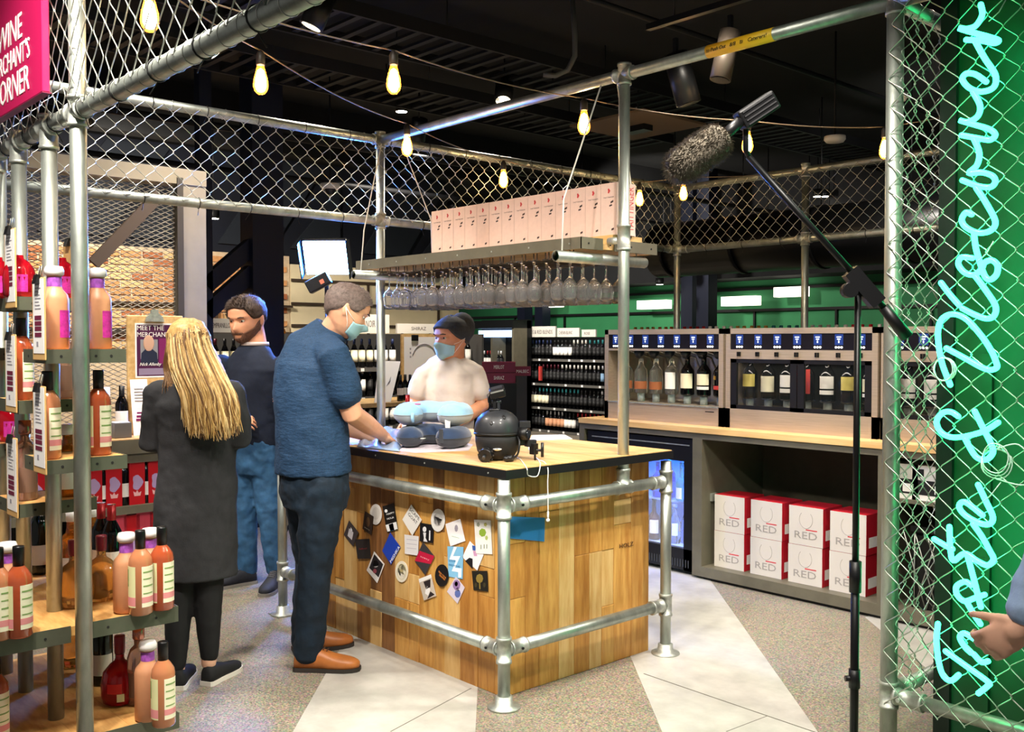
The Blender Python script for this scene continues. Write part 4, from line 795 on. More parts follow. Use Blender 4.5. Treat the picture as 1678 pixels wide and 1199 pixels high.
for k in range(3): a_ = k*2.094-.3; MB().tube([(0,0,.26),(.3*math.cos(a_),.26*math.sin(a_),.012)], .009, 8).build('stand_leg', BLACKM, bm)
# ================================================================== NEAR BOTTLE STAND (left)
stand = thing('bottle_stand', 'pipe bottle stand with olive metal trays and timber shelves at the left', 'shelf stand')
for x in (-3.61, -3.97, -4.24):
    MB().tube([(x,YF,.2),(x,YF,ZL)], PRD, 20).build('post', GALV, stand); sleeve((x,YF,ZL-.02), (0,0,1), .06, PRD, stand); sleeve((x,YF,ZL), (1,0,0), .05, .0285, stand)
GREY = mat('olive_tray_metal', '5b5e4e', .45, .3, var=(20,.06)); HOLE = mat('screw_hole', '1a1a16', .8)
def hole(p, ax): p = V(p); ax = V(ax); MB().tube([p, p+ax*.0012], .0045, 10).build('screw_hole', HOLE, stand)
def tray(x0, x1, y0, y1, z, h=.046):
    for a_, b_ in (((x1-.004,y0,z-h),(x1,y1,z)), ((x0,y0,z-h),(x0+.004,y1,z)), ((x0+.004,y0,z-h),(x1-.004,y0+.004,z)), ((x0+.004,y1-.004,z-h),(x1-.004,y1,z))): MB().box(a_, b_).build('tray_plate', GREY, stand)
    MB().box((x0+.004,y0+.004,z-.028),(x1-.004,y1-.004,z-.002)).build('timber', PLY, stand)
    for y in (y0+.05, y0+.1, y1-.1, y1-.05): hole((x1,y,z-h/2), (1,0,0))
    for x in (x0+.06, x1-.05): hole((x,y0,z-h/2), (0,-1,0))
for z in (1.52, 1.16): tray(-3.58, -3.345, .98, 1.24, z)
for z in (1.70, 1.34, .98): tray(-3.94, -3.645, .98, 1.24, z)
for z in (1.52, 1.16): tray(-4.21, -4.0, .98, 1.24, z)
for z in (.605, .222):                                              # wide shelves
    h = .055
    for y0, y1 in ((.74, 1.055), (1.105, 1.42)):
        MB().box((-3.364,y0,z-h),(-3.36,y1,z)).build('tray_plate', GREY, stand); hole((-3.36,y0+.07,z-h/2),(1,0,0)); hole((-3.36,y1-.08,z-h/2),(1,0,0))
    for y in (.74, 1.416): MB().box((-4.4,y,z-h),(-3.364,y+.004,z)).build('tray_plate', GREY, stand)
    for k in range(4): y0 = .745+k*.168; MB().box((-4.4,y0,z-.035),(-3.366,y0+.1675,z-.004)).build('timber', PLY, stand)
# hanging clipboards
BDM = mat('clipboard_tan', 'd3a869', .6); MAROON = mat('maroon_print', '6d1638', .6); GREYT = mat('grey_text', '9a96a0', .7)
def clipboard(px, y0, y1, Y, label, flip=False):
    p = PY(px, y0, Y); q = PY(px, y1, Y); h = p.z-q.z; w = .13
    o = thing('clipboard', label, 'clipboard', (p.x, Y, q.z), 0, 'clipboards on the bottle stand'); s = 1 if flip else -1
    bevel(MB().box((-w/2,0,0),(w/2,.005,h)).build('board', BDM, o), .004, 2)
    MB().box((-w/2+.012, -.001 if not flip else .0052, .022), (w/2-.006, 0 if not flip else .006, h-.004)).build('paper', PAPER, o)
    y_ = -.0016 if not flip else .0062
    for k, zz in enumerate((.075,.095,.112,.13)): MB().box((-.035,y_,zz),(.035,y_+.0004,zz+.014)).build('maroon_block', MAROON, o)
    for k in range(9): MB().box((-.03,y_,.165+k*.011),(.03-.01*(k%3),y_+.0004,.168+k*.011)).build('text_line', GREYT, o)
    MB().box((-.018,y_,.045),(.0,y_+.0004,.06)).build('logo', GREYT, o)
    mb = MB(); mb.prism([(-.011,0),(.011,0),(.004,.03),(-.004,.03)], (-.02,-.003,h-.02), (0,1,0), (0,0,1), .04); mb.build('binder_clip', BLACK, o)
    for s_ in (-.012,.012): MB().tube([(s_,.006,h+.005),(s_,.012,h+.035),(s_+.006,.008,h+.038),(s_+.006,.002,h+.005)], .0012, 5).build('clip_wire', GALV2, o)
for px, a_, b_, l in ((15,375,505,'narrow clipboard with white sheet, uppermost at the left edge'),(62,455,590,'narrow clipboard with white sheet on the upper tray by the frosted bottle'),(16,548,675,'narrow clipboard with white sheet, middle one at the left edge'),(63,632,775,'narrow clipboard with white sheet on the tray of orange bottles'),(18,716,845,'narrow clipboard with white sheet, lowest at the left edge')):
    clipboard(px, a_, b_, .968, l)
clipboard(112, 395, 490, 1.25, 'tan clipboard seen from behind between the posts', True)
# bottles
FROST = mat('frosted_orange_glass', 'd99a70', .45, trans=.25, var=(6,.1)); ORG = mat('orange_red_drink', 'c05a34', .08, trans=.35, coat=.6); ORG2 = mat('orange_pale_drink', 'd0875c', .1, trans=.3, coat=.6)
PURP = mat('purple_label', '9a4fae', .5, var=(60,.3)); MAGL = mat('magenta_label', 'c02a8e', .5, var=(60,.3)); LGRN = mat('cream_green_label', 'd9d9a4', .7); PNKB = mat('pink_band', 'd98a8a', .7)
WCAP = mat('white_cap', 'e6e2e0', .5)
fp = [(.04,0),(.045,.006),(.045,.165),(.041,.182),(.026,.2),(.0225,.21),(.0225,.25)]
bottle_kind('frost', fp, FROST, ('cap',[(.024,.244),(.03,.248),(.031,.262),(.026,.275),(0,.278)],WCAP), [(.045,.04,.13,20,110,MAGL,'label'),(.0226,.208,.24,-80,80,PURP,'neck_label')])
op = [(.036,0),(.04,.006),(.04,.18),(.037,.197),(.027,.214),(.017,.227),(.0155,.238),(.0155,.27)]
ol = [(.0405,.10,.105,12,70,mat('green_print','7c9a58',.7),'print'),(.0405,.125,.129,12,60,mat('green_print'),'print'),(.0405,.148,.153,12,72,mat('green_print'),'print'),(.0405,.075,.079,12,66,mat('green_print'),'print'),(.0405,.10,.16,-92,-70,mat('green_print'),'print'),(.04,.03,.17,-100,-25,LGRN,'label'),(.04,.03,.17,5,80,CREAML,'label'),(.0403,.045,.065,5,80,PNKB,'band'),(.0403,.035,.065,-100,-25,PNKB,'band')]
bottle_kind('orange', op, ORG, ('cap',[(.0172,.222),(.0175,.285),(.0165,.29),(0,.29)],BLKCAP), ol)
bottle_kind('orange2', op, ORG2, ('cap',[(.0172,.222),(.0175,.285),(.0165,.29),(0,.29)],BLKCAP), ol)
WAX = mat('maroon_wax', '6e1226', .3)
rp = [(.05,0),(.06,.006),(.066,.03),(.067,.07),(.058,.115),(.035,.142),(.018,.155),(.0155,.165),(.0155,.2)]
bottle_kind('flask', rp, mat('gold_flask_glass','d9a860',.05,trans=.8), ('wax_cap',[(.017,.178),(.0185,.184),(.0195,.228),(.018,.234),(0,.234)],WAX), [])
bottle_kind('redflask', rp, mat('red_drink','a80e1c',.05,trans=.45), ('wax_cap',[(.017,.178),(.0185,.184),(.0195,.24),(.018,.245),(0,.245)],WAX), [(.067,.05,.085,-40,5,mat('bright_red_label','c81c20',.5),'label'),(.066,.02,.048,-10,12,CREAML,'tag')])
bottle_kind('redflat', [(.045,0),(.052,.008),(.054,.07),(.05,.1),(.035,.125),(.016,.138),(.014,.15)], mat('ruby_drink','b01020',.05,trans=.4), None, [(.053,.02,.08,-30,30,MAGL,'label')])
bottle_kind('amber', [(.05,0),(.058,.008),(.058,.12),(.045,.16),(.022,.18),(.018,.2),(.018,.235)], AMB, ('cap',[(.02,.225),(.021,.262),(0,.262)],WCAP), [(.058,.03,.09,-40,40,WHITEL,'label')])
bottle_kind('redcap', wine_prof(.31,.038,.0145), BLKG, ('capsule',[(.0155,.225),(.0165,.23),(.0165,.308),(0,.312)],REDCAP), [(.038,.05,.13,-70,70,WHITEL,'label')])
bottle_kind('darkwine', wine_prof(.31,.04,.0145), DKG, ('capsule',[(.0155,.235),(.0165,.24),(.0165,.308),(0,.312)],BLKCAP), [(.04,.04,.12,-60,60,mat('grey_label','b9b2a8',.7),'label')])
bottle_kind('rosegold', [(.036,0),(.04,.006),(.04,.17),(.03,.2),(.0155,.215),(.0155,.25)], mat('blush_drink','caa08a',.06,trans=.7), ('cap',[(.018,.235),(.021,.24),(.021,.285),(0,.285)],mat('rose_gold','b87a6a',.25,.8)), [(.04,.03,.12,-60,60,mat('brown_label','7a5a48',.7),'label')])
GB = 'bottles on the near stand'
def sb(kind, px, py, z, label, rz=0):
    p = PZ(px, py, z); put_bottle(kind, (p.x, p.y, z-.0018), face_cam((p.x,p.y))+rz, label, GB)
def sbx(kind, x, y, z, label, rz=0): put_bottle(kind, (x, y, z-.0018), face_cam((x,y))+rz, label, GB)
def onx(px, x): return PX(px, 800, x).y
for k, px, x, z, l in (('frost',93,-3.42,1.52,'frosted orange bottle with magenta label on the top near tray, left of the post'),('frost',163,-3.41,1.52,'frosted orange bottle on the top near tray, right of the post'),('orange2',80,-3.42,1.16,'orange bottle behind the clipboard on the lower near tray'),('orange',163,-3.42,1.16,'orange bottle with green label on the lower near tray, right of the post'),
    ('redflat',36,-3.72,1.70,'ruby bottle beside the uppermost clipboard'),('redflat',106,-3.74,1.70,'ruby bottle behind the white-capped frosted bottle'),('redflat',2,-3.86,1.70,'ruby bottle at the left edge, upper tray'),('orange',38,-3.74,1.34,'orange bottle with tall cream label on the middle tray'),('rosegold',108,-3.74,1.34,'blush bottle with brown label on the middle tray'),('amber',112,-3.76,.98,'amber bottle on the low tray behind the near post'),('rosegold',42,-3.76,.98,'blush bottle on the low tray at the left'),
    ('redflat',20,-4.12,1.16,'small ruby bottle at the back left of the stand')):
    sbx(k, x, onx(px, x), z, l)
for k, px, py, z, l in (('frost',208,1000,.605,'frosted orange bottle left in the row at the shelf end'),('orange2',231,1004,.605,'pale orange bottle with cream label, second in the row at the shelf end'),('frost',247,990,.605,'frosted bottle between two orange ones at the shelf end'),('orange',266,996,.605,'red-orange bottle with black cap, last in the row at the shelf end'),
    ('orange',32,1041,.605,'red-orange bottle with black cap at the shelf\'s left front'),('frost',14,1022,.605,'frosted bottle with white cap at the shelf\'s left'),('orange2',-2,1045,.605,'orange bottle cut by the left edge of the shelf'),
    ('flask',122,990,.605,'gold flask bottle with maroon wax top, left of the post'),('flask',167,980,.605,'gold flask bottle with maroon wax top, right of the post'),('amber',118,945,.605,'large amber bottle with white label behind the flasks'),('amber',152,935,.605,'large amber bottle further right behind the flasks'),
    ('redcap',167,951,.605,'dark wine bottle with red capsule behind the flasks, left of two'),('redcap',184,955,.605,'dark wine bottle with red capsule behind the flasks, right of two'),('darkwine',66,938,.605,'dark wine bottle between the rear posts'),
    ('orange2',268,1186,.222,'pale orange bottle with cream label at the bottom shelf corner'),('frost',243,1176,.222,'frosted orange bottle on the bottom shelf'),('rosegold',228,1150,.222,'blush bottle with rose gold cap on the bottom shelf'),('redflask',197,1148,.222,'bright red flask bottle with maroon wax on the bottom shelf'),('darkwine',168,1118,.222,'dark green wine bottle at the back of the bottom shelf, right'),('darkwine',157,1105,.222,'dark green wine bottle at the back of the bottom shelf, left'),('flask',118,1088,.222,'gold flask bottle at the back of the bottom shelf'),('orange',-6,1215,.222,'red-orange bottle at the left end of the bottom shelf')):
    sb(k, px, py, z, l)

# ================================================================== GONDOLA WITH MESH SCREEN (behind the woman)
gd = thing('display_gondola', 'olive shelf unit with expanded metal screen behind the blonde woman', 'shelf unit')
BEIGE = mat('beige_steel', '8d8371', .5, .2, var=(6,.06)); GX = -6.2
def gbx(n, a, b, m): return MB().box(a, b).build(n, m, gd)
gbx('frame_post', (GX-.12,2.66,0), (GX+.03,2.82,2.66), BEIGE); gbx('frame_post', (GX-.06,.35,0), (GX+.02,.43,2.66), BEIGE); gbx('top_beam', (GX-.12,.35,2.56), (GX+.04,2.82,2.66), BEIGE)
gbx('frame_edge', (GX+.03,2.62,.97), (GX+.045,2.66,2.6), mat('frame_edge_dark','3a332a',.5))
gbx('mid_rail', (GX-.03,.43,1.60), (GX,2.66,1.625), mat('frame_edge_dark'))
p, q = PX(153, 432, GX+.02), PX(262, 318, GX+.02); beam_between(p, q, .075, .03).build('brace', mat('brace_brown','4a3c30',.5), gd)
mb = MB(); SP, SH = .062, .03; EXP = mat('expanded_metal', 'b9b1a4', .45, .5)
nr = int(1.6/(SH/2)); nc = int(2.2/SP)
for r_ in range(int(1.6/SH)):
    for s in (0, 1):
        pts = []
        for k in range(nc*2+1):
            zz = .97 + r_*SH + s*SH/2 + (SH/4 if (k+s) % 2 else -SH/4)*.9
            pts.append((GX + (.004 if k % 2 else -.004), .45+k*SP/2, zz))
        mb.tube(pts, .0034, 3, caps=False, smooth=False)
mb.build('expanded_mesh', EXP, gd, kind='stuff')
SX = -5.72
gbx('shelf_board', (GX+.02,.4,.945), (SX,2.58,.972), PLY); gbx('shelf_lip', (SX,.4,.885), (SX+.006,2.58,.968), OLIVE); gbx('shelf_lip', (SX-.02,.4,.83), (SX-.012,2.58,.885), OLIVE)
for z in (.58, .22): gbx('shelf_board', (GX+.02,.4,z-.03), (SX,2.58,z), OLIVE); gbx('shelf_lip', (SX,.4,z-.045), (SX+.006,2.58,z+.002), OLIVE)
gbx('peg_back', (GX+.0,.4,.0), (GX+.02,2.58,.95), BLACKM); gbx('end_panel', (GX,2.58,0), (SX,2.60,.97), OLIVE); gbx('kick_board', (GX,.4,0), (SX-.03,2.58,.19), BLACKM)
# red boxes and white-label bottles
REDB = mat('red_gift_card', 'c0101e', .4); PNK = mat('rose_gift_card', 'd0445a', .45)
for tone, nm in ((REDB,'bright red'),(PNK,'rose pink')): pass
fl_me = MB().poly3([(.0003,.03*math.cos(q)*(1+.25*math.cos(3*q)),.13+.045*math.sin(q)) for q in [2*math.pi*k/14 for k in range(14)]], (1,0,0), .0005).mesh('flame_print', mat('lilac_print','b9a0cc',.5))
fl2 = MB().poly3([(.0003,-.018,.05),(.0003,.018,.05),(.0003,.024,.075),(.0003,.008,.068),(.0003,0,.085),(.0003,-.01,.07),(.0003,-.024,.08)], (1,0,0), .0005).mesh('flame_foot', mat('pale_pink_print','e8b4b4',.5))
bxm = {c_: MB().box((-.09,-.046,0),(0,.046,h)).mesh('carton', m) for c_, m, h in ((0,REDB,.3),(1,PNK,.32))}
def red_box(y, z, c_, label):
    o = thing('gift_carton', label, 'carton', (SX-.03, y, z), 0, 'red cartons on the gondola'); link('carton', bxm[c_], o); link('flame_print', fl_me, o); link('flame_foot', fl2, o)
ys = [PX(px, 790, SX).y for px in (62, 157, 172, 190, 209, 228, 246, 259)]
for i, y in enumerate(ys):
    if i in (0,1,3,5,7): red_box(y, .581, 0, 'bright red flame carton on the upper gondola shelf, %s from left' % ORD[(0,1,3,5,7).index(i)])
    else: put_bottle('redwhite' if 'redwhite' in BOT else 'redcap', (SX-.07, y, .581), R(90), 'wine bottle with big white label between red cartons, %s from left' % ORD[(2,4,6).index(i)], 'white-label bottles on the gondola', 1.0)
for i, px in enumerate((175, 198, 220, 240, 262)): red_box(PX(px, 900, SX).y, .221, i % 2, '%s carton on the lower gondola shelf, %s from left' % (('bright red','rose pink')[i % 2], ORD[i]))
# poster board, paper sheet, small bottle and card box on the shelf
pb = thing('poster_board', 'wooden clipboard with purple MEET THE MERCHANT poster on the gondola', 'poster board')
def gp3(px, py, x=-5.98): return PX(px, py, x)
a_, b_, c_, d_ = gp3(208, 516), gp3(300, 518), gp3(300, 703), gp3(208, 699)
zt, zb, y0, y1 = a_.z, .973, a_.y, b_.y
bevel(MB().box((-6.0,y0,zb),(-5.98,y1,zt)).build('board', OAK, pb), .006, 2)
PUR = mat('plum_poster', '4a1040', .5); PURL = mat('magenta_poster', '7a1a5a', .5); SKINP = mat('print_skin', 'c9a088', .6); DNV = mat('print_navy', '1a2038', .6)
P0, P1 = gp3(221, 529, -5.979), gp3(292, 612, -5.979)
MB().box((-5.9795,P0.y,P1.z-.02),(-5.979,P1.y,P0.z)).build('poster_border', PAPER, pb); MB().box((-5.979,P0.y+.01,P1.z-.01),(-5.9785,P1.y-.01,P0.z-.01)).build('poster', PUR, pb)
W_ = P1.y-P0.y; H_ = P0.z-P1.z+.02
def ps(u0, v0, u1, v1, m, k=0, nm='print'): MB().box((-5.9785,P0.y+u0*W_,P0.z-v1*H_),(-5.978+k*.0003,P0.y+u1*W_,P0.z-v0*H_)).build(nm, m, pb)
ps(.55,.28,.92,.75,PURL); ps(.12,.3,.52,.66,mat('print_grey','8a8a90',.6))
MB().ell((-5.977,P0.y+.31*W_,P0.z-.37*H_),(.0015,.035,.05),14).build('print_head', SKINP, pb)
MB().poly3([(-5.9775,P0.y+u*W_,P0.z-v*H_) for u, v in ((.12,.76),(.14,.55),(.24,.47),(.38,.47),(.5,.55),(.52,.76))], (1,0,0), .0008).build('print_jacket', DNV, pb)
ps(.08,.83,.92,.95,mat('print_lilac','8a7a94',.6))
text('lettering', 'MEET THE', WHITEL, pb, (-5.9782,P0.y+.05*W_,P0.z-.13*H_), (0,1,0), (0,0,1), .62*W_, .085*H_, .001); text('lettering', 'MERCHANT', WHITEL, pb, (-5.9782,P0.y+.05*W_,P0.z-.25*H_), (0,1,0), (0,0,1), .74*W_, .085*H_, .001)
text('signature', 'Nick Allenby', WHITEL, pb, (-5.977,P0.y+.1*W_,P0.z-.80*H_), (0,1,0), (0,0,1), .5*W_, .075*H_, .001, .35)
mb = MB(); pc = gp3(253, 519, -5.975); MB().poly3([(-5.978,pc.y+u,pc.z+v) for u, v in ((-.06,-.03),(.06,-.03),(.05,.0),(.025,.02),(.02,.045),(-.02,.045),(-.025,.02),(-.05,.0))], (1,0,0), .012).build('clip', GALV2, pb)
ss = thing('price_sheet', 'white tasting sheet with plum logo leaning before the poster board', 'paper sheet'); a_ = gp3(215, 622, -5.93); b_ = gp3(243, 622, -5.93)
MB().poly3([(-5.9,a_.y,.973),(-5.9,b_.y,.973),(-5.955,b_.y,a_.z),(-5.955,a_.y,a_.z)], (1,0,.1), .004).build('sheet', PAPER, ss)
for k in range(4): zz = 1.06+k*.02; MB().box((-5.90-.02*k*.25-.012,a_.y+.02+.004*k,zz),(-5.899-.005*k-.008,b_.y-.03+.006*k,zz+.014)).build('plum_logo', PURL, ss)
for k in range(5): zz = 1.18+k*.018; MB().box((-5.945,a_.y+.02,zz),(-5.926-.003*k,b_.y-.03,zz+.004)).build('text_line', GREYT, ss)
cb = gp3(197, 690, -5.85); o = thing('card_box', 'small grey box with white card under the dark bottle on the gondola', 'box', (-5.85, cb.y, .973)); bevel(MB().box((-.05,-.05,0),(.05,.05,.09)).build('box', mat('grey_box','5a5856',.5), o), .004); MB().box((-.042,-.042,.09),(.042,.042,.093)).build('card', PAPER, o)
bottle_kind('whitelab', wine_prof(.3,.038,.0145), BLKG, ('capsule',[(.0155,.225),(.0165,.23),(.0165,.3),(0,.303)],BLKCAP), [(.038,.07,.15,-75,75,WHITEL,'label')])
cb = gp3(199, 690, -5.98); put_bottle('whitelab', (-5.97, cb.y, .973), R(60), 'dark wine bottle with white label beside the poster board', None, 1)
tb = gp3(172, 690, -5.8); o = thing('menu_board', 'tall white menu board on the gondola left of the dark bottle', 'board', (-5.85, tb.y, .973), R(20)); MB().box((-.008,-.06,0),(.0,.06,.3)).build('board', PAPER, o); MB().box((-.012,-.062,0),(-.008,.062,.302)).build('backing', BDM, o)
# ================================================================== BACKGROUND WINE SHELVING
def lo(cap, lab, z0=.06, z1=.14, g=None, n=9):
    pr_ = [(.033,0),(.0375,.005),(.0375,z0),(.038,z0),(.038,z1),(.0375,z1),(.0375,.19),(.027,.225),(.015,.25),(.016,.25),(.016,.312),(.0,.314)]
    mats = [0,0,0,1,1,1,0,0,0,2,2]
    return MB().lathe(pr_, n, mats=mats).mesh('wine_bottle', [g or BLKG, lab, cap])
capm = {k: mat('foil_'+k, c, .35, .2) for k, c in (('black','121214'),('red','9c1a22'),('white','dcd8d2'),('navy','1c2850'),('teal','2a7a80'),('gold','a88238'),('silver','a8a8ac'),('orange','c86a2c'),('yellow','cdb038'),('burgundy','4a1020'),('blue','5a78a8'))}
LABM = [WHITEL, WHITEL, CREAML, WHITEL, BLKL, mat('lab_peach','d39a74',.7), mat('lab_blue','7fa0c0',.7), CREAML]
LO = {(c_, l): lo(capm[c_], LABM[l]) for c_ in capm for l in range(8)}
def shelf_unit(name, label, o, w, d, zs, h, axis='Y', back=BLACKM, frame=BLACKM):
    t = thing(name, label, 'shelf unit', o, 0 if axis == 'X' else R(90))          # local x along the run, front faces -y
    MB().box((0,d-.02,0),(w,d,h)).build('back', back, t)
    for x in (0, w-.03): MB().box((x,0,0),(x+.03,d,h)).build('upright', frame, t)
    for z in zs: MB().box((.0,0,z-.03),(w,d-.02,z)).build('shelf', frame, t); MB().box((0,-.004,z-.045),(w,0,z-.005)).build('price_rail', mat('grey_rail','5c5a56',.5), t)
    tgm = MB().box((-.022,-.006,-.03),(.022,-.004,.004)).mesh('price_tag', PAPER)
    for z in zs:
        for k in range(int(w/.34)): link('price_tag', tgm, t, (.15+k*.34+random.uniform(-.1,.1), 0, z-.01))
    return t
rnd = random.Random(21)
def bottle_row(o, rz, n, pitch, z, caps, labs, label, group, depth=.08, run=4):
    M = Matrix.Rotation(rz, 3, 'Z'); k = 0
    while k < n:
        c_ = rnd.choice(caps); l = rnd.choice(labs)
        for q in range(min(rnd.randint(2, run+1), n-k)):
            p = V(o) + M @ V((.07+k*pitch, depth+rnd.uniform(-.008,.008), 0)); p.z = z+.001
            link('wine_bottle', LO[(c_, l)], None, p, (0,0,rnd.random()*.4+rz), None, label + ', %s from left' % ordw(k), 'wine bottle', group); k += 1
# (a) shelving along the back with variety signs
SXB = -8.98
shelf_unit('wine_shelving', 'grey wine shelving with TEMPRANILLO to SHIRAZ signs at the back', (SXB-0, 3.7, 0), 3.9, .4, (.28,.6,.93,1.25), 1.62, 'Y', mat('dim_back','2c2a28',.7), mat('grey_frame','4c4a48',.5))
def seg(y0, y1, sect):
    for z, rn in ((1.25,'top'),(.93,'second'),(.6,'third')):
        bottle_row((SXB, y0, 0), R(90), int((y1-y0)/.1), .1, z, ('black','burgundy','navy','silver','black'), (0,4,4,2,4), 'dark wine bottle on the %s shelf under the %s sign' % (rn, sect), 'bottles under the %s sign, %s shelf' % (sect, rn))
seg(3.75, 4.75, 'TEMPRANILLO'); seg(5.55, 6.4, 'PINOT NOIR'); seg(6.45, 7.5, 'SHIRAZ')
SIGNM = mat('sign_grey_white', 'cfcac2', .6)
def board_sign(px0, px1, z0, z1, s, label, frac=(.2,.8), X=SXB+.02):
    a_, b_ = PX(px0, 540, X), PX(px1, 540, X)
    o = thing('variety_sign', label, 'sign', (X, a_.y, z0), 0, 'grape variety signs'); w = b_.y-a_.y
    MB().box((-.03,0,0),(0,w,z1-z0)).build('board', SIGNM, o); h = (z1-z0)*.36
    text('lettering', s, DKP, o, (.0002,w*frac[0],(z1-z0)*.32), (0,1,0), (0,0,1), w*(frac[1]-frac[0]), h, .001)
    for q in (.15,.85): MB().box((-.03,w*q-.01,-.1),(-.015,w*q+.01,0)).build('bracket', BLACKM, o)
board_sign(336, 404, 1.625, 1.76, 'TEMPRANILLO & CO', 'white TEMPRANILLO & CO sign beside the bearded man', (.12,.8))
board_sign(556, 638, 1.625, 1.83, 'PINOT NOIR', 'white PINOT NOIR sign behind the masked man in denim', (.27,.71))
board_sign(651, 716, 1.625, 1.735, 'SHIRAZ', 'white SHIRAZ sign left of the barman', (.35,.72))
# display table with sheet, bottles, easel board
dtb = thing('display_table', 'oak display table behind the tall middle post', 'table', (-8.05, 4.7, 0))
MB().box((-.35,0,.915),(.35,1.75,.955)).build('table_top', OAK, dtb)
for x in (-.31,.31):
    for y in (.05,1.7): MB().box((x-.03,y-.03,0),(x+.03,y+.03,.915)).build('leg', BLACKM, dtb)
MB().box((-.3,.1,.4),(.3,1.65,.43)).build('low_shelf', BLACKM, dtb)
def on_t(px, x): return PX(px, 650, x).y
o = thing('menu_sheet', 'white tasting sheet standing on the display table', 'sheet'); xa = -7.78
q_ = [PX(x, y, xx) for x, y, xx in ((613,653,-7.74),(640,653,-7.74),(656,592,-7.86),(621,591,-7.86))]
for v in q_[:2]: v.z = .957
MB().poly3(q_, (1,0,.15), .004).build('sheet', PAPER, o); MB().poly3([q_[0]*.55+q_[2]*.45+V((.006,.02,0)), q_[1]*.6+q_[2]*.4+V((.006,-.1,0)), q_[1]*.5+q_[2]*.5+V((.006,-.06,.03)), q_[0]*.45+q_[2]*.55+V((.006,.02,.03))], (1,0,.15), .002).build('print', mat('faint_print','c9c6cc',.7), o)
for i, (px, x) in enumerate(((656,-7.8),(664,-7.86),(672,-7.8))): put_bottle('whitelab', (x, on_t(px, x), .956), R(50), ('left','middle','right')[i]+' dark wine bottle with white label on the display table', 'wine bottles on the display table', .85)
eb = thing('easel_board', 'oak-framed white board with sketched circle behind the barman', 'board', (-7.98, PX(658,600,-7.98).y, .956)); wE = PX(728,600,-7.98).y-PX(658,600,-7.98).y; hE = PX(690,547,-7.98).z-.956
MB().box((-.02,0,0),(0,wE,hE)).build('frame', OAK, eb); MB().box((0,.03,.03),(.002,wE-.03,hE-.03)).build('sheet', PAPER, eb)
MB().tube([(.004,.28+.15*math.cos(t),hE*.62+.15*math.sin(t)) for t in [.2+k*.14 for k in range(20)]], .003, 4).build('pen_line', GREYT, eb); MB().box((.002,.12,hE-.07),(.012,.2,hE-.01)).build('clip', BLACK, eb)
for k in range(3): MB().box((.002,.1,hE-.16-k*.04),(.003,.115,hE-.14-k*.04)).build('pen_mark', GREYT, eb)
# (b) far wine wall
FX0_, FX1_, FYW = -14.2, -10.45, 11.35
shelf_unit('wine_wall', 'tall black wall of wine shelves under the CAB BLENDS sign, far back', (FX0_, FYW, 0), FX1_-FX0_, .45, (.05,.43,.83,1.24), 1.6, 'X')
for z, rn, caps, labs in ((1.24,'top',('white','navy','teal','red','red','silver','black'),(4,4,4,0)), (.83,'second',('black','white','silver','burgundy'),(0,4,4,4,7,6)), (.43,'third',('black','teal','silver','black'),(0,2,4,4,4,5)), (.05,'bottom',('black','burgundy','red','silver'),(0,5,4,4,4))):
    bottle_row((FX0_+.03, FYW, 0), 0, 40, .0905, z, caps, labs, 'wine bottle on the %s shelf of the far black wine wall' % rn, 'far wine wall, %s shelf' % rn, .07, 5)
MB().box((0,0,0),(.01,.01,.01))
def far_sign(px0, px1, py0, py1, s, label, frac):
    a_ = PY(px0, py1, FYW-.02); b_ = PY(px1, py0, FYW-.02); o = thing('variety_sign', label, 'sign', (a_.x, FYW-.02, 1.601), 0, 'grape variety signs'); w = b_.x-a_.x; h = b_.z-a_.z+.02
    MB().box((0,0,0),(w,.03,h)).build('board', SIGNM, o); text('lettering', s, DKP, o, (w*frac[0],-.0004,h*.3), (1,0,0), (0,0,1), w*(frac[1]-frac[0]), h*.36, .001)
far_sign(845, 910, 535, 551, 'CAB BLENDS & RED BLENDS', 'grey white CAB BLENDS & RED BLENDS sign on the far wine wall', (.08,.93))
far_sign(913, 949, 539, 552, 'CHENIN BLANC', 'small white CHENIN BLANC sign on the far wine wall', (.08,.7))
far_sign(953, 976, 545, 555, 'ROSE', 'short white sign at the right end of the far wine wall', (.2,.6))
o = thing('shelf_flag', 'red vertical flag at the middle of the far wine wall', 'sign', (PY(886,610,FYW).x, FYW-.05, .87)); MB().box((0,0,0),(.05,.04,.24)).build('flag', REDL, o)
# lit cooler left of the far wall
a_ = PY(768, 540, 10.9); b_ = PY(842, 540, 10.9)
ck = thing('wine_cooler', 'black open wine cooler with lit blue top behind the barman', 'cooler', (a_.x, 10.9, 0)); w = b_.x-a_.x
MB().box((0,.3,0),(w,.4,1.9)).build('back', BLACKM, ck); MB().box((0,0,0),(w,.4,1.05)).build('base', BLACKM, ck); MB().box((0,-.02,1.75),(w,.4,1.88)).build('canopy', BLACKM, ck); MB().box((.03,.2,1.6),(w-.03,.29,1.72)).build('lit_panel', mat('cooler_panel','b8d4ff',.5,emit=('a8ccff',1.6)), ck); MB().box((w-.05,0,1.05),(w,.3,1.75)).build('side', OLIVE, ck); MB().box((w*.5,0,1.05),(w*.5+.05,.3,1.6)).build('divider', OLIVE, ck)
bottle_row((a_.x+.02, 10.95, 0), 0, 8, .09, 1.052, ('black','white','red','blue'), (4,4,1), 'dark wine bottle in the open black cooler behind the barman', 'bottles in the black cooler')
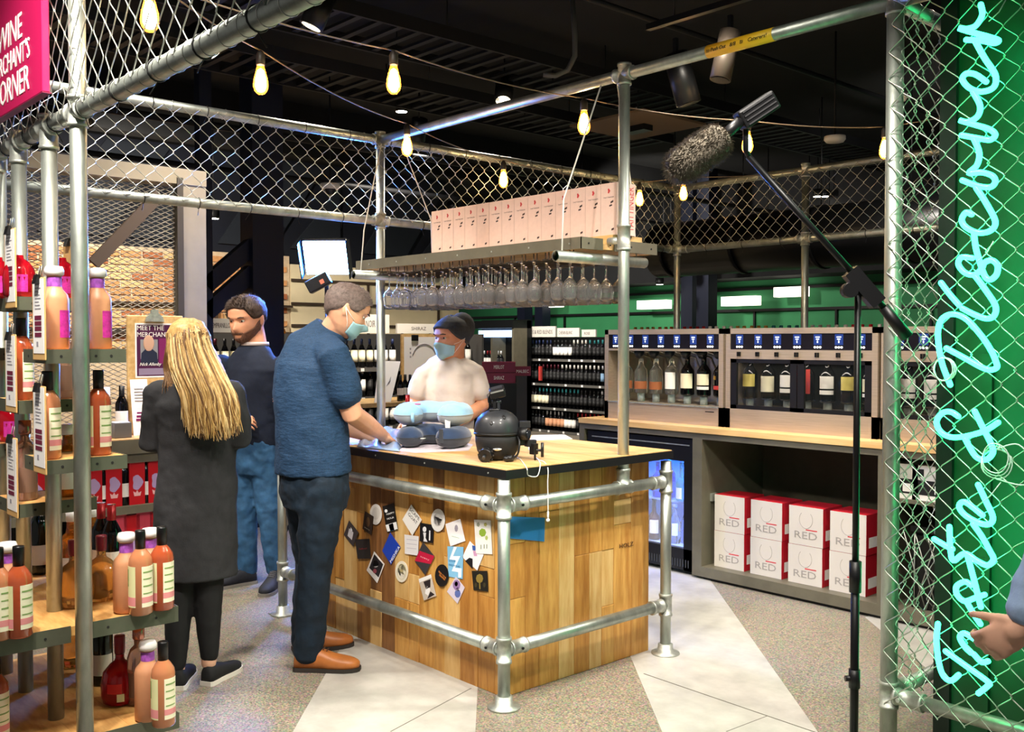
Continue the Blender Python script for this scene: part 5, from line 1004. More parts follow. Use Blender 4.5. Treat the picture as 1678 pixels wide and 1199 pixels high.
# maroon cartons on a black stand
p = PD(818, 625, 9.6); o0 = thing('carton_stand', 'black mesh display stand under the maroon cartons', 'stand', (p.x, p.y, 0), YAW)
MB().box((-.17,-.13,0),(.17,.13,1.13)).build('body', BLACKM, o0); MB().box((.17,-.12,0),(.27,.12,1.2)).build('side_grid', mat('dark_grid','2a2a2c',.5), o0)
MAR = mat('maroon_card','7a1236',.5)
for i, (dz, s, l) in enumerate(((0,'SHIRAZ','lower maroon carton with white lettering beside the barman'),(.105,'MERLOT','upper maroon carton with white lettering beside the barman'))):
    o = thing('wine_carton', l, 'carton', V((p.x,p.y,1.131+dz)), YAW, 'maroon cartons'); MB().box((-.165,-.12,0),(.16,.12,.1)).build('box', MAR, o); text('lettering', s, WHITEL, o, (-.05,-.1202,.035), (1,0,0), (0,0,1), .1, .035, .001)
q = p + RT*.22; o = thing('wine_carton', 'small maroon carton standing on the dark grid display', 'carton', (q.x,q.y,1.201), YAW, 'maroon cartons'); MB().box((-.06,-.08,0),(.09,.08,.09)).build('box', MAR, o); text('lettering', 'MALBEC', WHITEL, o, (-.05,-.0802,.03), (1,0,0), (0,0,1), .12, .03, .001)
# (c) low shelf behind the dispensers, only bottle tops show
XA, XZ = PY(1035, 533, 7.2).x, PY(1480, 533, 7.2).x
shelf_unit('low_wine_shelf', 'low black wine shelf behind the dispensers with bottle tops showing', (XA, 7.1, 0), XZ-XA, .3, (.9,1.36), 1.36, 'X')
bottle_row((XA, 7.1, 0), 0, 36, (XZ-XA-.1)/36, 1.36, ('white','white','red','yellow','orange','teal','gold','white'), (0,2), 'bottle with coloured cap peeking above the dispensers', 'bottles peeking above the dispensers')
# small bottle and glasses on the cream wall ledge
p = PX(461, 560, -11.1); lg = thing('wall_ledge', 'dark ledge on the cream wall above the wine shelving', 'ledge', (-11.2, 6.0, 1.50)); MB().box((0,0,0),(.18,1.6,.03)).build('board', TRIMB, lg); MB().box((0,.1,-.12),(.1,.14,0)).build('bracket', TRIMB, lg); MB().box((0,1.4,-.12),(.1,1.44,0)).build('bracket', TRIMB, lg)
put_bottle('amber', (-11.1, p.y, 1.531), R(60), 'pale amber bottle standing on the cream wall ledge', None, 1)
# ================================================================== THINGS ON THE COUNTER
CT = 1.0098
def u_pillow(label, px, py, rz, top_m, base_m, zc, k=1.0, group='neck pillows on the counter'):
    p = PZ(px, py, CT); o = thing('neck_pillow', label, 'pillow', (p.x, p.y, zc), rz, group)
    path = smooth([V(q)*k for q in ((-.055,-.125,0),(-.11,-.07,0),(-.122,.01,0),(-.085,.085,0),(0,.115,0),(.085,.085,0),(.122,.01,0),(.11,-.07,0),(.055,-.125,0))], 5)
    N = len(path); n = 20; up_, lo_ = MB(), MB(); rings = []
    for i, c_ in enumerate(path):
        t = (path[min(i+1,N-1)]-path[max(i-1,0)]).normalized(); s = t.cross(UP); e = min(i, N-1-i)/4.0; q = math.sqrt(max(.03, 1-(1-min(1,e))**2)) if e < 1 else 1
        w = (.066 + .008*math.exp(-((i-N/2)/8)**2))*k*q; h = .0515*k*q
        rings.append([c_ + s*(math.cos(2*math.pi*a/n)*w) + UP*(h*math.sin(2*math.pi*a/n)*(1+.06*math.sin(i*.9+a)) + .05*k) for a in range(n)])
    for half, mb in ((0, up_), (1, lo_)):
        vs = [rings[i][(half*10+a) % n] for i in range(N) for a in range(11)]
        mb.add(vs, [(i*11+a, i*11+a+1, (i+1)*11+a+1, (i+1)*11+a) for i in range(N-1) for a in range(10)], 0, True)
        for i in (0, N-1):
            c_ = sum(rings[i], V())/n; mb.add([c_]+[rings[i][(half*10+a)%n] for a in range(11)], [(0,a+1,a+2) for a in range(10)], 0, True)
    up_.build('upper_cover', top_m, o); lo_.build('lower_cover', base_m, o)
    mb = MB()
    for half in range(2): mb.tube([rings[i][half*10] for i in range(N)], .0022, 6)
    mb.build('piping', base_m, o)
    return o
LBLU = mat('light_blue_velour','86b4d2',.85,var=(30,.06),bump=(200,.1),sheen=.4); LGRY = mat('grey_velour','8f979c',.85,bump=(200,.1),sheen=.3); NVY = mat('navy_velour','1e3454',.85,var=(30,.1),bump=(200,.1),sheen=.4); CHAR = mat('charcoal_velour','2c3038',.85,bump=(200,.1),sheen=.3); STRAP = mat('white_strap','d8d6d0',.7)
pz1 = YAW + R(-14)
np_ = u_pillow('navy blue neck pillow lying under the light blue one on the counter', 712, 731, pz1, NVY, CHAR, CT+.003, 1.0)
MB().box((-.02,-.16,.05),(.0,-.135,.053)).build('tag', STRAP, np_); MB().box((.075,-.155,.03),(.095,-.15,.1)).build('strap', CHAR, np_)
lp = u_pillow('light blue and grey neck pillow on top of the navy one', 711, 728, pz1+R(6), LBLU, LGRY, CT+.107, 1.08)
MB().tube([(-.075,-.155,.065),(-.072,-.168,.045),(-.07,-.165,.02)], [.009,.009,.008], 8).build('tie_loop', LBLU, lp); mb = MB(); mb.prism([(0,0),(.02,0),(.024,.06),(.004,.085),(-.004,.06)], (.095,-.155,-.03), (1,.1,0), (0,0,1), .003); mb.build('strap', STRAP, lp)
MB().tube([(-.075+.014*math.cos(t),-.045+.012*math.sin(t),.1045) for t in [k*.5 for k in range(13)]], .003, 5).build('embroidery', mat('pink_thread','b0506a',.7), lp)
# camera helmet
hp = PZ(815, 752, CT); hd = hp.dot(FW)
hl = thing('camera_helmet', 'black helmet with action camera and rigging at the counter corner', 'helmet', (hp.x, hp.y, CT), YAW)
SHELL = mat('satin_black_shell','1e2024',.45,var=(40,.08),coat=.2); MATT = mat('matt_black','141416',.7); GM = mat('gunmetal','3c3e42',.35,.6)
prof = [(.0,.118),(.104,.118),(.1065,.122),(.106,.135),(.100,.165),(.088,.19),(.068,.21),(.042,.222),(.015,.226),(0,.2265)]
MB().lathe(prof, 36).build('shell', SHELL, hl); MB().lathe([(0,.0),(.055,.0),(.075,.012),(.092,.04),(.1,.08),(.1015,.12),(0,.12)], 36).build('head_form', MATT, hl)
MB().lathe([(.1062,.114),(.1078,.116),(.1078,.121),(.1062,.123)], 36).build('rim', BLACK, hl)
for a_, z in ((-105,.172),(-68,.196),(-40,.18)):
    c_ = V((.093*math.cos(R(a_)),.093*math.sin(R(a_)),z)) if z < .18 else V((.081*math.cos(R(a_)),.081*math.sin(R(a_)),z)); nrm = (c_-V((0,0,.1))).normalized(); M = nrm.to_track_quat('Z','Y').to_matrix()
    MB().ell(c_+nrm*.002, (.008,.013,.003), 12, M).build('vent', BLACK, hl)
b = MB(); b.tube([(-.045,-.085,.035),(-.055,-.125,.028)], [.030,.030], 20); b.build('side_knob', BLACK, hl)
for k in range(10): a_ = k*.628; MB().obox(V((-.05,-.105,.031))+Matrix.Rotation(R(0),3,'X')@V((.030*math.cos(a_),0,.030*math.sin(a_))), (.006,.035,.006), Matrix.Rotation(R(14),3,'Z')).build('knob_rib', GM, hl)
MB().tube([(-.055,-.125,.028),(-.06,-.14,.02)], .008, 10).build('knob_tip', GM, hl)
b = MB().ell((.0,-.098,.055),(.02,.004,.006),14); b.build('badge', mat('chrome_badge','d8d8d8',.15,.9), hl)
b = MB(); b.tube([(.04,-.1,.014),(.07,-.11,.018)], .014, 12); b.ell((.045,-.1,.014),(.02,.018,.014),12); b.build('buckle', BLACK, hl)
bevel(MB().box((-.035,-.04,.215),(.012,.03,.23)).build('mount_base', BLACK, hl), .003)
MB().box((-.02,-.03,.228),(-.006,-.008,.275)).build('mount_arm', BLACK, hl); MB().box((.0,-.025,.228),(.012,.0,.27)).build('mount_arm', GM, hl); MB().tube([(-.026,-.019,.262),(.018,-.019,.262)], .007, 10).build('mount_pin', GM, hl)
M = Matrix.Rotation(R(-14),3,'Y')@Matrix.Rotation(R(12),3,'X'); bevel(MB().obox((.0,-.01,.305),(.07,.075,.04),M).build('action_camera', BLACK, hl), .006, 2)
MB().obox(V((.0,-.01,.305))+M@V((0,.004,.0205)),(.05,.05,.002),M).build('camera_screen', GM, hl); MB().obox(V((.0,-.01,.305))+M@V((0,-.038,.012)),(.06,.002,.006),M).build('camera_trim', mat('silver_trim','b8b8b8',.3,.7), hl)
MB().tube([(-.035,-.03,.3),(-.045,-.035,.295),(-.04,-.035,.26),(-.02,-.03,.245)], .002, 6).build('camera_clip', BLACK, hl)
b = MB(); b.tube([(.1,-.03,.12),(.14,-.05,.118)], [.03,.028], 18); b.build('lens', BLACK, hl); MB().tube([(.14,-.05,.118),(.143,-.0515,.118)], .02, 18).build('lens_glass', mat('lens_glass','20242c',.03), hl)
for k, (x, y, z, sx, sy, sz) in enumerate(((.125,-.02,.16,.05,.04,.03),(.11,-.01,.09,.04,.05,.05),(.15,-.02,.075,.05,.03,.03),(.165,-.03,.05,.03,.03,.05))): bevel(MB().obox((x,y,z),(sx,sy,sz),Matrix.Rotation(.3*k,3,'Z')).build('rig_block', BLACK if k % 2 else MATT, hl), .003)
MB().tube([(.15,-.03,.045),(.205,-.045,.045)], .006, 8).build('rig_arm', BLACK, hl); MB().tube([(.203,-.045,.015),(.203,-.045,.08)], .007, 8).build('rig_screw', BLACK, hl); MB().tube([(.17,-.04,.0),(.17,-.04,.05)], .005, 8).build('rig_foot', BLACK, hl)
MB().tube(smooth([V((.09,-.05,.11)),V((.1,-.08,.08)),V((.09,-.09,.03)),V((.06,-.085,.01))]), .005, 6).build('chin_strap', BLACK, hl)
# earphones
ep = thing('earphones', 'white wired earphones trailing over the counter edge', 'earphones'); WP = mat('white_plastic','eceae6',.4)
def tp(x, y, z=CT+.003): return PZ(x, y, z)
MB().tube(smooth([tp(828,752),tp(838,746),tp(852,752),tp(862,765),tp(864,770)] + [PX(866,779,-3.025), PX(880,780,-3.022), PX(885,765,-3.03)] + [tp(884,756),tp(872,742),tp(864,728),tp(858,716)]), .0022, 6).build('cable', WP, ep)
MB().tube(smooth([tp(866,735),tp(880,751),tp(892,757)] + [PX(898,768,-3.03),PX(897.5,790,-3.024),PX(898,815,-3.024),PX(898,840,-3.024)]), .0022, 6).build('cable', WP, ep)
e_ = PX(898, 852, -3.024); b = MB(); b.tube([PX(898,838,-3.024), e_], .004, 8); b.ell(e_, (.008,.009,.008), 12); b.build('ear_bud', WP, ep)
# pale blue plastic sheet under the man's hand
def crumple(name, label, cat, pts4, m, amp, z0=CT, n=18, seed=1):
    r_ = random.Random(seed); o = thing(name, label, cat); A, B, C_, D = [PZ(x, y, z0) for x, y in pts4]; g = []
    for i in range(n+1):
        for j in range(n+1):
            u, v = i/n, j/n; p = (A*(1-u)+B*u)*(1-v)+(D*(1-u)+C_*u)*v
            h = amp*(abs(math.sin(7*u+3*v+seed))*.5+abs(math.sin(5*v-9*u+1.7))*.5)*min(1,6*min(u,1-u,v,1-v)+.15)
            g.append((p.x+r_.uniform(-.004,.004), p.y+r_.uniform(-.004,.004), z0+.0015+h))
    mb = MB().add(g, [(i*(n+1)+j, (i+1)*(n+1)+j, (i+1)*(n+1)+j+1, i*(n+1)+j+1) for i in range(n) for j in range(n)], 0, True)
    s = mb.build('sheet', m, o); k = s.modifiers.new('solid','SOLIDIFY'); k.thickness = .001; return o
crumple('plastic_wrap', 'crumpled pale blue plastic wrap under the man\'s hand', 'plastic wrap', ((585,733),(655,741),(668,706),(600,699)), mat('pale_blue_film','a4bdde',.25,trans=.2,coat=.4), .035)
o = thing('paper_sheet', 'white sheet of paper at the back edge of the counter', 'paper', PZ(893, 717, CT)); MB().poly3([PZ(x,y,CT+.0006)-o.location for x, y in ((872,713),(925,712),(938,719),(868,722))], (0,0,1), .0006).build('sheet', PAPER, o)
p = PZ(668, 716, CT); put_bottle('redcap', (p.x, p.y, CT), 0, 'wine bottle with red capsule standing behind the pillows', None, .76)
o = thing('paper_sheet', 'pale sheet of paper under the navy pillow', 'paper', PZ(690, 735, CT)); MB().poly3([PZ(x,y,CT+.0003)-o.location for x, y in ((640,736),(680,742),(768,738),(775,728),(700,715))], (0,0,1), .0003).build('sheet', mat('lilac_paper','cfc4cc',.7), o)
# ================================================================== PEOPLE
SKIN = mat('skin','d29c7c',.5,var=(18,.07)); SKIN2 = mat('skin_tan','cc8f6c',.5,var=(18,.07)); SKINF = mat('skin_fair','dba98e',.5,var=(18,.06))
def rem(mb, name, m, parent, vox=.008, it=4, disp=0, dsc=.08):
    me = mb.mesh(name, m); o = bpy.data.objects.new(name, me); COL.objects.link(o)
    r_ = o.modifiers.new('r','REMESH'); r_.mode = 'VOXEL'; r_.voxel_size = vox; r_.use_smooth_shade = True
    s = o.modifiers.new('s','SMOOTH'); s.factor = .5; s.iterations = it
    if disp:
        tx = bpy.data.textures.new('folds','CLOUDS'); tx.noise_scale = dsc; d = o.modifiers.new('d','DISPLACE'); d.texture = tx; d.strength = disp; d.mid_level = .5
    dg = bpy.context.evaluated_depsgraph_get(); me2 = bpy.data.meshes.new_from_object(o.evaluated_get(dg)); bpy.data.objects.remove(o)
    me2.materials.clear(); me2.materials.append(m)
    me2.polygons.foreach_set('material_index', [0]*len(me2.polygons)); me2.polygons.foreach_set('use_smooth', [True]*len(me2.polygons))
    return link(name, me2, parent)
def interp(tab, t):
    for a_, b_ in zip(tab, tab[1:]):
        if t <= b_[0]: k = (t-a_[0])/(b_[0]-a_[0]) if b_[0] > a_[0] else 0; return a_[1]+(b_[1]-a_[1])*k
    return tab[-1][1]
HW = [(0,.11),(.05,.18),(.15,.255),(.3,.31),(.45,.335),(.6,.345),(.75,.325),(.87,.255),(.95,.155),(1,.02)]
HF = [(0,.27),(.05,.345),(.12,.385),(.2,.39),(.3,.40),(.45,.385),(.52,.375),(.6,.405),(.75,.37),(.87,.27),(.95,.15),(1,.02)]
HB = [(0,.02),(.05,.06),(.15,.2),(.3,.36),(.45,.45),(.6,.485),(.75,.45),(.87,.36),(.95,.2),(1,.02)]
def headpt(t, a, h, off=0):
    w = interp(HW, t); c_ = math.cos(a); s = math.sin(a); f = interp(HF, t) if c_ > 0 else interp(HB, t)
    x = w*(abs(s)**.85)*(1 if s >= 0 else -1); y = -f*(abs(c_)**.9)*(1 if c_ >= 0 else -1); z = t-.5
    if c_ > 0:
        g = lambda x0, t0, sx, st: math.exp(-((abs(x)-x0)/sx)**2-((t-t0)/st)**2)
        y -= .115*g(0,.355,.055,.06) + .06*g(0,.44,.04,.07); y += .045*g(.145,.525,.075,.05); y -= .022*g(.0,.2,.12,.022) + .018*g(0,.155,.1,.022); y += .012*g(0,.178,.13,.012)
        y -= .02*g(.14,.60,.12,.03); y -= .015*g(.2,.4,.09,.08)
    p = V((x, y, z)); n = V((x/max(w,.05)**1.2, y, z*.8)); n = n.normalized() if n.length else V((0,0,1))
    return p*h + n*off
def head(mb, c_, M, h):
    n, m = 44, 40; vs = []
    for i in range(m+1):
        t = i/m
        for k in range(n): vs.append(V(c_)+M@headpt(t, 2*math.pi*k/n-math.pi, h))
    fs = [(i*n+k, i*n+(k+1)%n, (i+1)*n+(k+1)%n, (i+1)*n+k) for i in range(m) for k in range(n)] + [tuple(reversed(range(n))), tuple(m*n+k for k in range(n))]
    mb.add(vs, fs, 0, True)
    for s in (-1, 1):
        Me = M @ Matrix.Rotation(s*R(-20),3,'Z')
        mb.ell(V(c_)+M@V((s*.345*h,.06*h,-.03*h)), (.035*h,.085*h,.135*h), 14, Me); mb.ell(V(c_)+M@V((s*.335*h,.05*h,-.12*h)), (.03*h,.05*h,.06*h), 10, Me)
def patch(name, m, parent, c_, M, h, lo_, hi, off0, off1, jit=0, na=48, nt=16, a0=-math.pi, a1=math.pi, seed=1):
    r_ = random.Random(seed); vs = []; full = abs(a1-a0-2*math.pi) < 1e-3
    for L_, off in ((0, off0), (1, off1)):
        for k in range(na+1):
            a_ = a0+(a1-a0)*k/na; tl, th = lo_(a_), hi(a_)
            for i in range(nt+1):
                t = tl+(th-tl)*i/nt; e = off if 0 < i else (off*.4 if L_ else off)
                vs.append(V(c_)+M@headpt(min(t,.995), a_, h, e + (r_.uniform(-jit,jit) if L_ and i else 0)))
    B = (na+1)*(nt+1); fs = []
    ix = lambda L_, k, i: L_*B+k*(nt+1)+i
    for k in range(na):
        for i in range(nt): fs += [(ix(1,k,i),ix(1,k+1,i),ix(1,k+1,i+1),ix(1,k,i+1)), (ix(0,k,i),ix(0,k,i+1),ix(0,k+1,i+1),ix(0,k+1,i))]
        fs += [(ix(0,k,0),ix(0,k+1,0),ix(1,k+1,0),ix(1,k,0)), (ix(0,k,nt),ix(1,k,nt),ix(1,k+1,nt),ix(0,k+1,nt))]
    for k in (() if full else (0, na)):
        for i in range(nt): fs.append((ix(0,k,i),ix(1,k,i),ix(1,k,i+1),ix(0,k,i+1)))
    return MB().add(vs, fs, 0, True).build(name, m, parent)
def tufts(name, m, parent, c_, M, h, lo_, hi, off, ln, n, seed, a0=-math.pi, a1=math.pi, lean=(0,0,0), w=.0013):
    r_ = random.Random(seed); mb = MB()
    for k in range(n):
        a_ = r_.uniform(a0, a1); t = r_.uniform(lo_(a_), min(hi(a_), .97)); p = V(c_)+M@headpt(t, a_, h, off); q = V(c_)+M@headpt(t, a_, h, off+.02); nn = (q-p).normalized()
        d = (nn + M@V(lean) + V((r_.uniform(-.5,.5),r_.uniform(-.5,.5),r_.uniform(-.4,.4)))).normalized(); s = nn.cross(d); s = s.normalized()*w if s.length > .01 else V((w,0,0))
        mb.add([p-s, p+s, p+d*ln*r_.uniform(.6,1.2)], [(0,1,2)])
    mb.build(name, m, parent, kind='stuff')
def hand(mb, wrist, dv, nv, curl=.5, k=1.0, side=1, spread=.12):
    dv = V(dv).normalized(); nv = V(nv); nv = (nv-dv*nv.dot(dv)).normalized(); sv = dv.cross(nv)*side; w = V(wrist)
    M = Matrix((sv, dv, nv)).transposed()
    mb.ell(w+dv*.05*k, (.041*k,.055*k,.0165*k), 16, M); mb.ell(w+dv*.075*k, (.042*k,.025*k,.014*k), 14, M); mb.cap_tube([w-dv*.03*k, w+dv*.03*k], [.026*k,.029*k], 14)
    for i, (x, ln) in enumerate(((-.031,.066),(-.0105,.08),(.0105,.086),(.0315,.076))):
        p = w+dv*(.09-.004*abs(i-1.5))*k+sv*x*k; d = (dv+sv*((i-1.5)*spread)).normalized(); pts = [p-d*.015*k, p]; c_ = curl*(1.15-.1*i)
        for s_, bend in ((.45,.9),(.32,1.1),(.23,.7)):
            ax = d.cross(nv).normalized(); d = Matrix.Rotation(-c_*bend, 3, ax) @ d; p = p+d*ln*s_*k; pts.append(p)
        mb.cap_tube(pts, [r*k for r in (.0096,.0095,.0088,.0078,.0066)], 10)
    p = w+dv*.03*k+sv*.03*k; d = (dv*.72+sv*.68-nv*.15).normalized(); pts = [p-d*.02*k, p]
    for s_ in (.034,.03,.024): d = (Matrix.Rotation(-curl*.35,3,d.cross(nv).normalized())@d + dv*.12).normalized(); p = p+d*s_*k; pts.append(p)
    mb.cap_tube(pts, [r*k for r in (.015,.0135,.0115,.0098,.008)], 10)
def shoe(parent, heel, dv, L_, m_up, m_sole, w=.05, h=.085, collar=.06, laces=None):
    dv = V(dv).normalized(); sv = dv.cross(UP); o = V(heel)
    sec = [(0,.6,.62*h/h),(.04,.78,.95),(.16,.82,1.0),(.3,.8,.98),(.45,.86,.80),(.6,.98,.62),(.78,1.0,.5),(.9,.82,.42),(.97,.55,.33),(1.0,.25,.25)]
    def loft(z0, grow, hs, nm, m):
        vs = []; n = 14
        for (t, a_, b_) in sec:
            c_ = o+dv*(t*L_+(grow if t > .5 else -grow)); ww = w*a_+grow; hh = hs if hs else h*b_
            for k in range(n):
                q = math.pi*k/(n-1); vs.append(c_+sv*(ww*math.cos(q)*(1 if not hs else 1))+UP*(z0+(hh*max(0,math.sin(q))**.6 if not hs else (hs if 0 < k < n-1 else 0))))
            vs.append(c_-sv*ww+UP*z0*1.0); vs.append(c_+sv*ww+UP*z0*1.0)
        n2 = n+2; N = len(sec)
        fs = [(i*n2+k, i*n2+(k+1)%n2, (i+1)*n2+(k+1)%n2, (i+1)*n2+k) for i in range(N-1) for k in range(n2)] + [tuple(reversed(range(n2))), tuple((N-1)*n2+k for k in range(n2))]
        return MB().add(vs, fs, 0, not hs).build(nm, m, parent)
    up_ = loft(.018, 0, 0, 'shoe_upper', m_up); loft(.0, .004, .02, 'shoe_sole', m_sole)
    if laces:
        mb = MB()
        for k in range(4): t = .34+k*.055; c_ = o+dv*(t*L_)+UP*(.02+interp([(0,.6*h),(.16,h),(.3,.98*h),(.45,.8*h),(.6,.62*h)], t)+.002); mb.tube([c_-sv*.02, c_+UP*.003, c_+sv*.02], .0025, 6)
        mb.build('laces', laces, up_)
    return up_
def person(label, px0, d):
    p = PD(px0, 557, d); return thing('person', label, 'person', (p.x, p.y, 0), YAW)
def Lf(px0, d): 
    x0 = (px0-839)/FPX*d
    def f(px, py, dy=0):
        w = PD(px, py, d+dy); return V((w.dot(RT)-x0, dy, w.z))
    return f
def torso(mb, secs, front):                       # secs: (point, half width, half depth)
    mb.tube([s[0] for s in secs], [s[1] for s in secs], 24, ry=[s[2] for s in secs], up=front)
def facing(v):                                    # head matrix whose -y points along v
    v = V(v).normalized(); y = -v; x = y.cross(UP); x = x.normalized(); x = -x if False else x; z = x.cross(y); return Matrix((x, y, z)).transposed()
EYEW = mat('eye_white','e2ddd6',.2); IRIS = mat('iris_dark','2a2420',.2)
def eyes(parent, c_, M, h):
    for s in (-1,1):
        e = V(c_)+M@V((s*.145*h,-.305*h,.018*h)); MB().ell(e,(.048*h,.046*h,.030*h),14,M).build('eyeball', EYEW, parent); MB().ell(e+M@V((0,-.039*h,-.004*h)),(.024*h,.010*h,.022*h),12,M).build('iris', IRIS, parent)
        MB().tube([V(c_)+M@headpt(.60+.012*(1-abs(k-1)), s*(.22+.2*k), h, .003) for k in range(3)], [.003,.0045,.0028], 6).build('eyebrow', HAIRB, parent)
HAIRB = mat('brown_hair','3a2a20',.7,var=(60,.3)); HAIRG = mat('grey_brown_hair','5c4e48',.7,var=(80,.3)); HAIRY = mat('blonde_hair','94703a',.5,var=(18,.3),col2='c8a465',stretch=(6,6,.7))
MASKM = mat('mask_blue','93bcc4',.8,bump=(40,.1,(1,1,6)))
def mask(parent, c_, M, h, straps=True):
    o = patch('face_mask', MASKM, parent, c_, M, h, lambda a_: .0+.07*abs(a_), lambda a_: .43-.10*min(1,abs(a_)), .004, .011, 0, 26, 12, R(-68), R(68))
    for s in (-1,1):
        for t in (.1,.36): MB().tube([V(c_)+M@headpt(t, s*R(66), h, .006), V(c_)+M@headpt((t+.42)/2, s*R(80), h, .012), V(c_)+M@headpt(.48, s*R(100), h, .02)], .0014, 5).build('ear_loop', WHITE, o)
# ------------------------------------------------------------------ man in denim shirt at the counter
D = 4.62; X0 = 512; L = Lf(X0, D)
pa = person('man in blue patterned shirt, dark jeans and tan shoes leaning over the counter', X0, D)
F = V((.744,.668,0)); Sd = V((.668,-.744,0))                           # facing the counter; Sd = his right side
DENIM = mat('blue_patterned_shirt','143452',.8,var=(260,.45),bump=(26,.5,(1,1,3))); JEANS = mat('dark_indigo_jeans','071b2a',.85,var=(20,.25),bump=(90,.15)); BELT = mat('dark_belt','1c1612',.5)
hc = L(569, 507, .02); Mh = facing((.80,.28,-.52)); mb = MB(); head(mb, hc, Mh, .245)
nk = L(541, 548, .04); mb.cap_tube([nk-V((.02,0,.06)), nk, hc-V((.03,0,.05))], [.075,.064,.066], 16)
rs_, ls_ = L(548, 585, -.13), L(486, 583, .20); re, rw = L(577, 678, -.08), L(626, 712, .26); le, lw = L(540, 690, .42), L(612, 716, .50)
ch = L(507, 640, .04)
torso(mb, [(ch+V((-.02,0,-.18)),.14,.1), (ch,.16,.1), (nk-V((.01,0,.02)),.07,.06)], F)
for s_, e_, w_ in ((rs_, re, rw), (ls_, le, lw)): mb.cap_tube([s_, s_*.5+e_*.5, e_, e_*.5+w_*.5, w_], [.062,.058,.05,.046,.031], 14)
hand(mb, rw, L(650,731,.36)-rw, (0,-.1,1), 1.0, 1.0, -1); hand(mb, lw, L(640,722,.56)-lw, (0,0,1), .8, 1.0, 1)
mb.cap_tube([rs_, ch+V((0,0,.1)), ls_], .055, 12); rem(mb, 'body', SKIN, pa, .0055, 3)
mb = MB(); w0 = L(513, 775, .03)
torso(mb, [(w0+V((0,0,.0)),.205,.172), (L(512,735,.03),.20,.168), (L(510,690,.03),.195,.16), (L(506,640,.04),.205,.16), (L(507,600,.04),.20,.145), (L(516,570,.04),.165,.115), (L(531,548,.04),.10,.085), (L(540,538,.04),.082,.078)], F)
for s_, e_ in ((rs_, re), (ls_, le)): q = s_+(e_-s_)*.62; mb.cap_tube([L(529,566,.04), s_*.6+L(529,566,.04)*.4+V((0,0,.0)), s_-(e_-s_)*.02, s_+(e_-s_)*.3, q], [.07,.078,.078,.08,.081], 16); 
rem(mb, 'shirt', DENIM, pa, .009, 3, .016, .09)
mb = MB(); mb.tube([L(546,541,.04)+V((0,0,0)), L(541,551,.04)], [.076,.084], 20); mb.build('collar', DENIM, pa)
mb = MB(); rh, lh = L(528, 800, -.06), L(500, 800, .14); rk_, lk = L(516, 930, -.06), L(510, 920, .22); ra, la = L(505, 1066, -.06), L(500, 1050, .2)
torso(mb, [(L(514,765,.03),.185,.15), (L(515,800,.03),.195,.16), (L(515,830,.03),.17,.145)], F)
for h_, k_, a_ in ((rh,rk_,ra),(lh,lk,la)): mb.cap_tube([h_, h_*.5+k_*.5, k_, k_*.5+a_*.5, a_], [.108,.098,.081,.077,.071], 16)
rem(mb, 'trousers', JEANS, pa, .009, 3, .02, .07)
TAN = mat('tan_leather','a8642f',.42,var=(14,.15)); SOLE = mat('dark_sole','2a2420',.7); LACE = mat('brown_lace','4a2e1c',.8)
hz = L(484, 1094, -.06); hz.z = 0; shoe(pa, hz, (1,-.05,0), .305, TAN, SOLE, .052, .1, laces=LACE); hz = L(480, 1070, .2); hz.z = 0; shoe(pa, hz, (.93,.36,0), .3, TAN, SOLE, .052, .1, laces=LACE)
hl_ = lambda a_: interp([(0,.82),(.9,.74),(1.25,.5),(1.7,.5),(2.1,.36),(3.15,.2)], abs(a_))
patch('hair', HAIRG, pa, hc, Mh, .245, hl_, lambda a_: 1.0, -.004, .008, .002); tufts('hair_tufts', HAIRG, pa, hc, Mh, .245, hl_, lambda a_: 1.0, .004, .014, 2600, 3, lean=(0,-.8,.4))
mask(pa, hc, Mh, .245); eyes(pa, hc, Mh, .245)
# ------------------------------------------------------------------ blonde woman seen from behind
D = 4.38; X0 = 320; L = Lf(X0, D)
pw = person('long-haired blonde woman in dark knee-length cardigan seen from behind', X0, D)
F = V((-.12,.99,0))
COAT = mat('charcoal_cardigan','252527',.9,var=(30,.12),bump=(120,.1)); LEGG = mat('black_leggings','0b0b0d',.8)
hc = L(308, 566, .03); Mh = facing((-.25,.95,-.1)); mb = MB(); head(mb, hc, Mh, .235); mb.cap_tube([L(316,630,.03), L(310,585,.03)], [.06,.055], 14)
ls_, rs_ = L(262, 652, .02), L(378, 652, .02); le, re = L(248, 722, .02), L(392, 716, .02); lw, rw = L(285, 735, .26), L(365, 728, .27)
for s_, e_, w_ in ((ls_,le,lw),(rs_,re,rw)): mb.cap_tube([s_, e_, w_], [.05,.042,.028], 12)
torso(mb, [(L(320,760,.02),.13,.09), (L(320,660,.02),.14,.09), (L(318,630,.03),.06,.05)], F)
hand(mb, lw, (.5,.6,.2), (0,-.2,1), .7, .9, 1); hand(mb, rw, (-.5,.6,.2), (0,-.2,1), .7, .9, -1)
for h_, k_, a_ in ((L(298,950,-.02), L(292,1010,-.02), L(290,1100,-.05)), (L(338,945,.0), L(340,1000,.0), L(342,1085,.0))): mb.cap_tube([V((h_.x*.8,.02,.92)), h_, k_, a_], [.05,.045,.04,.034], 12)
mb.cap_tube([rs_, ls_], .045, 12); mb.ell((0,.02,.98),(.12,.08,.12),16); rem(mb, 'body', SKINF, pw, .0065, 3)
mb = MB()
torso(mb, [(L(319,943,.02),.188,.15), (L(319,900,.02),.19,.15), (L(321,830,.02),.185,.145), (L(324,770,.02),.172,.13), (L(322,710,.02),.172,.125), (L(320,660,.02),.185,.115), (L(319,632,.02),.14,.09), (L(317,612,.03),.07,.065)], F)
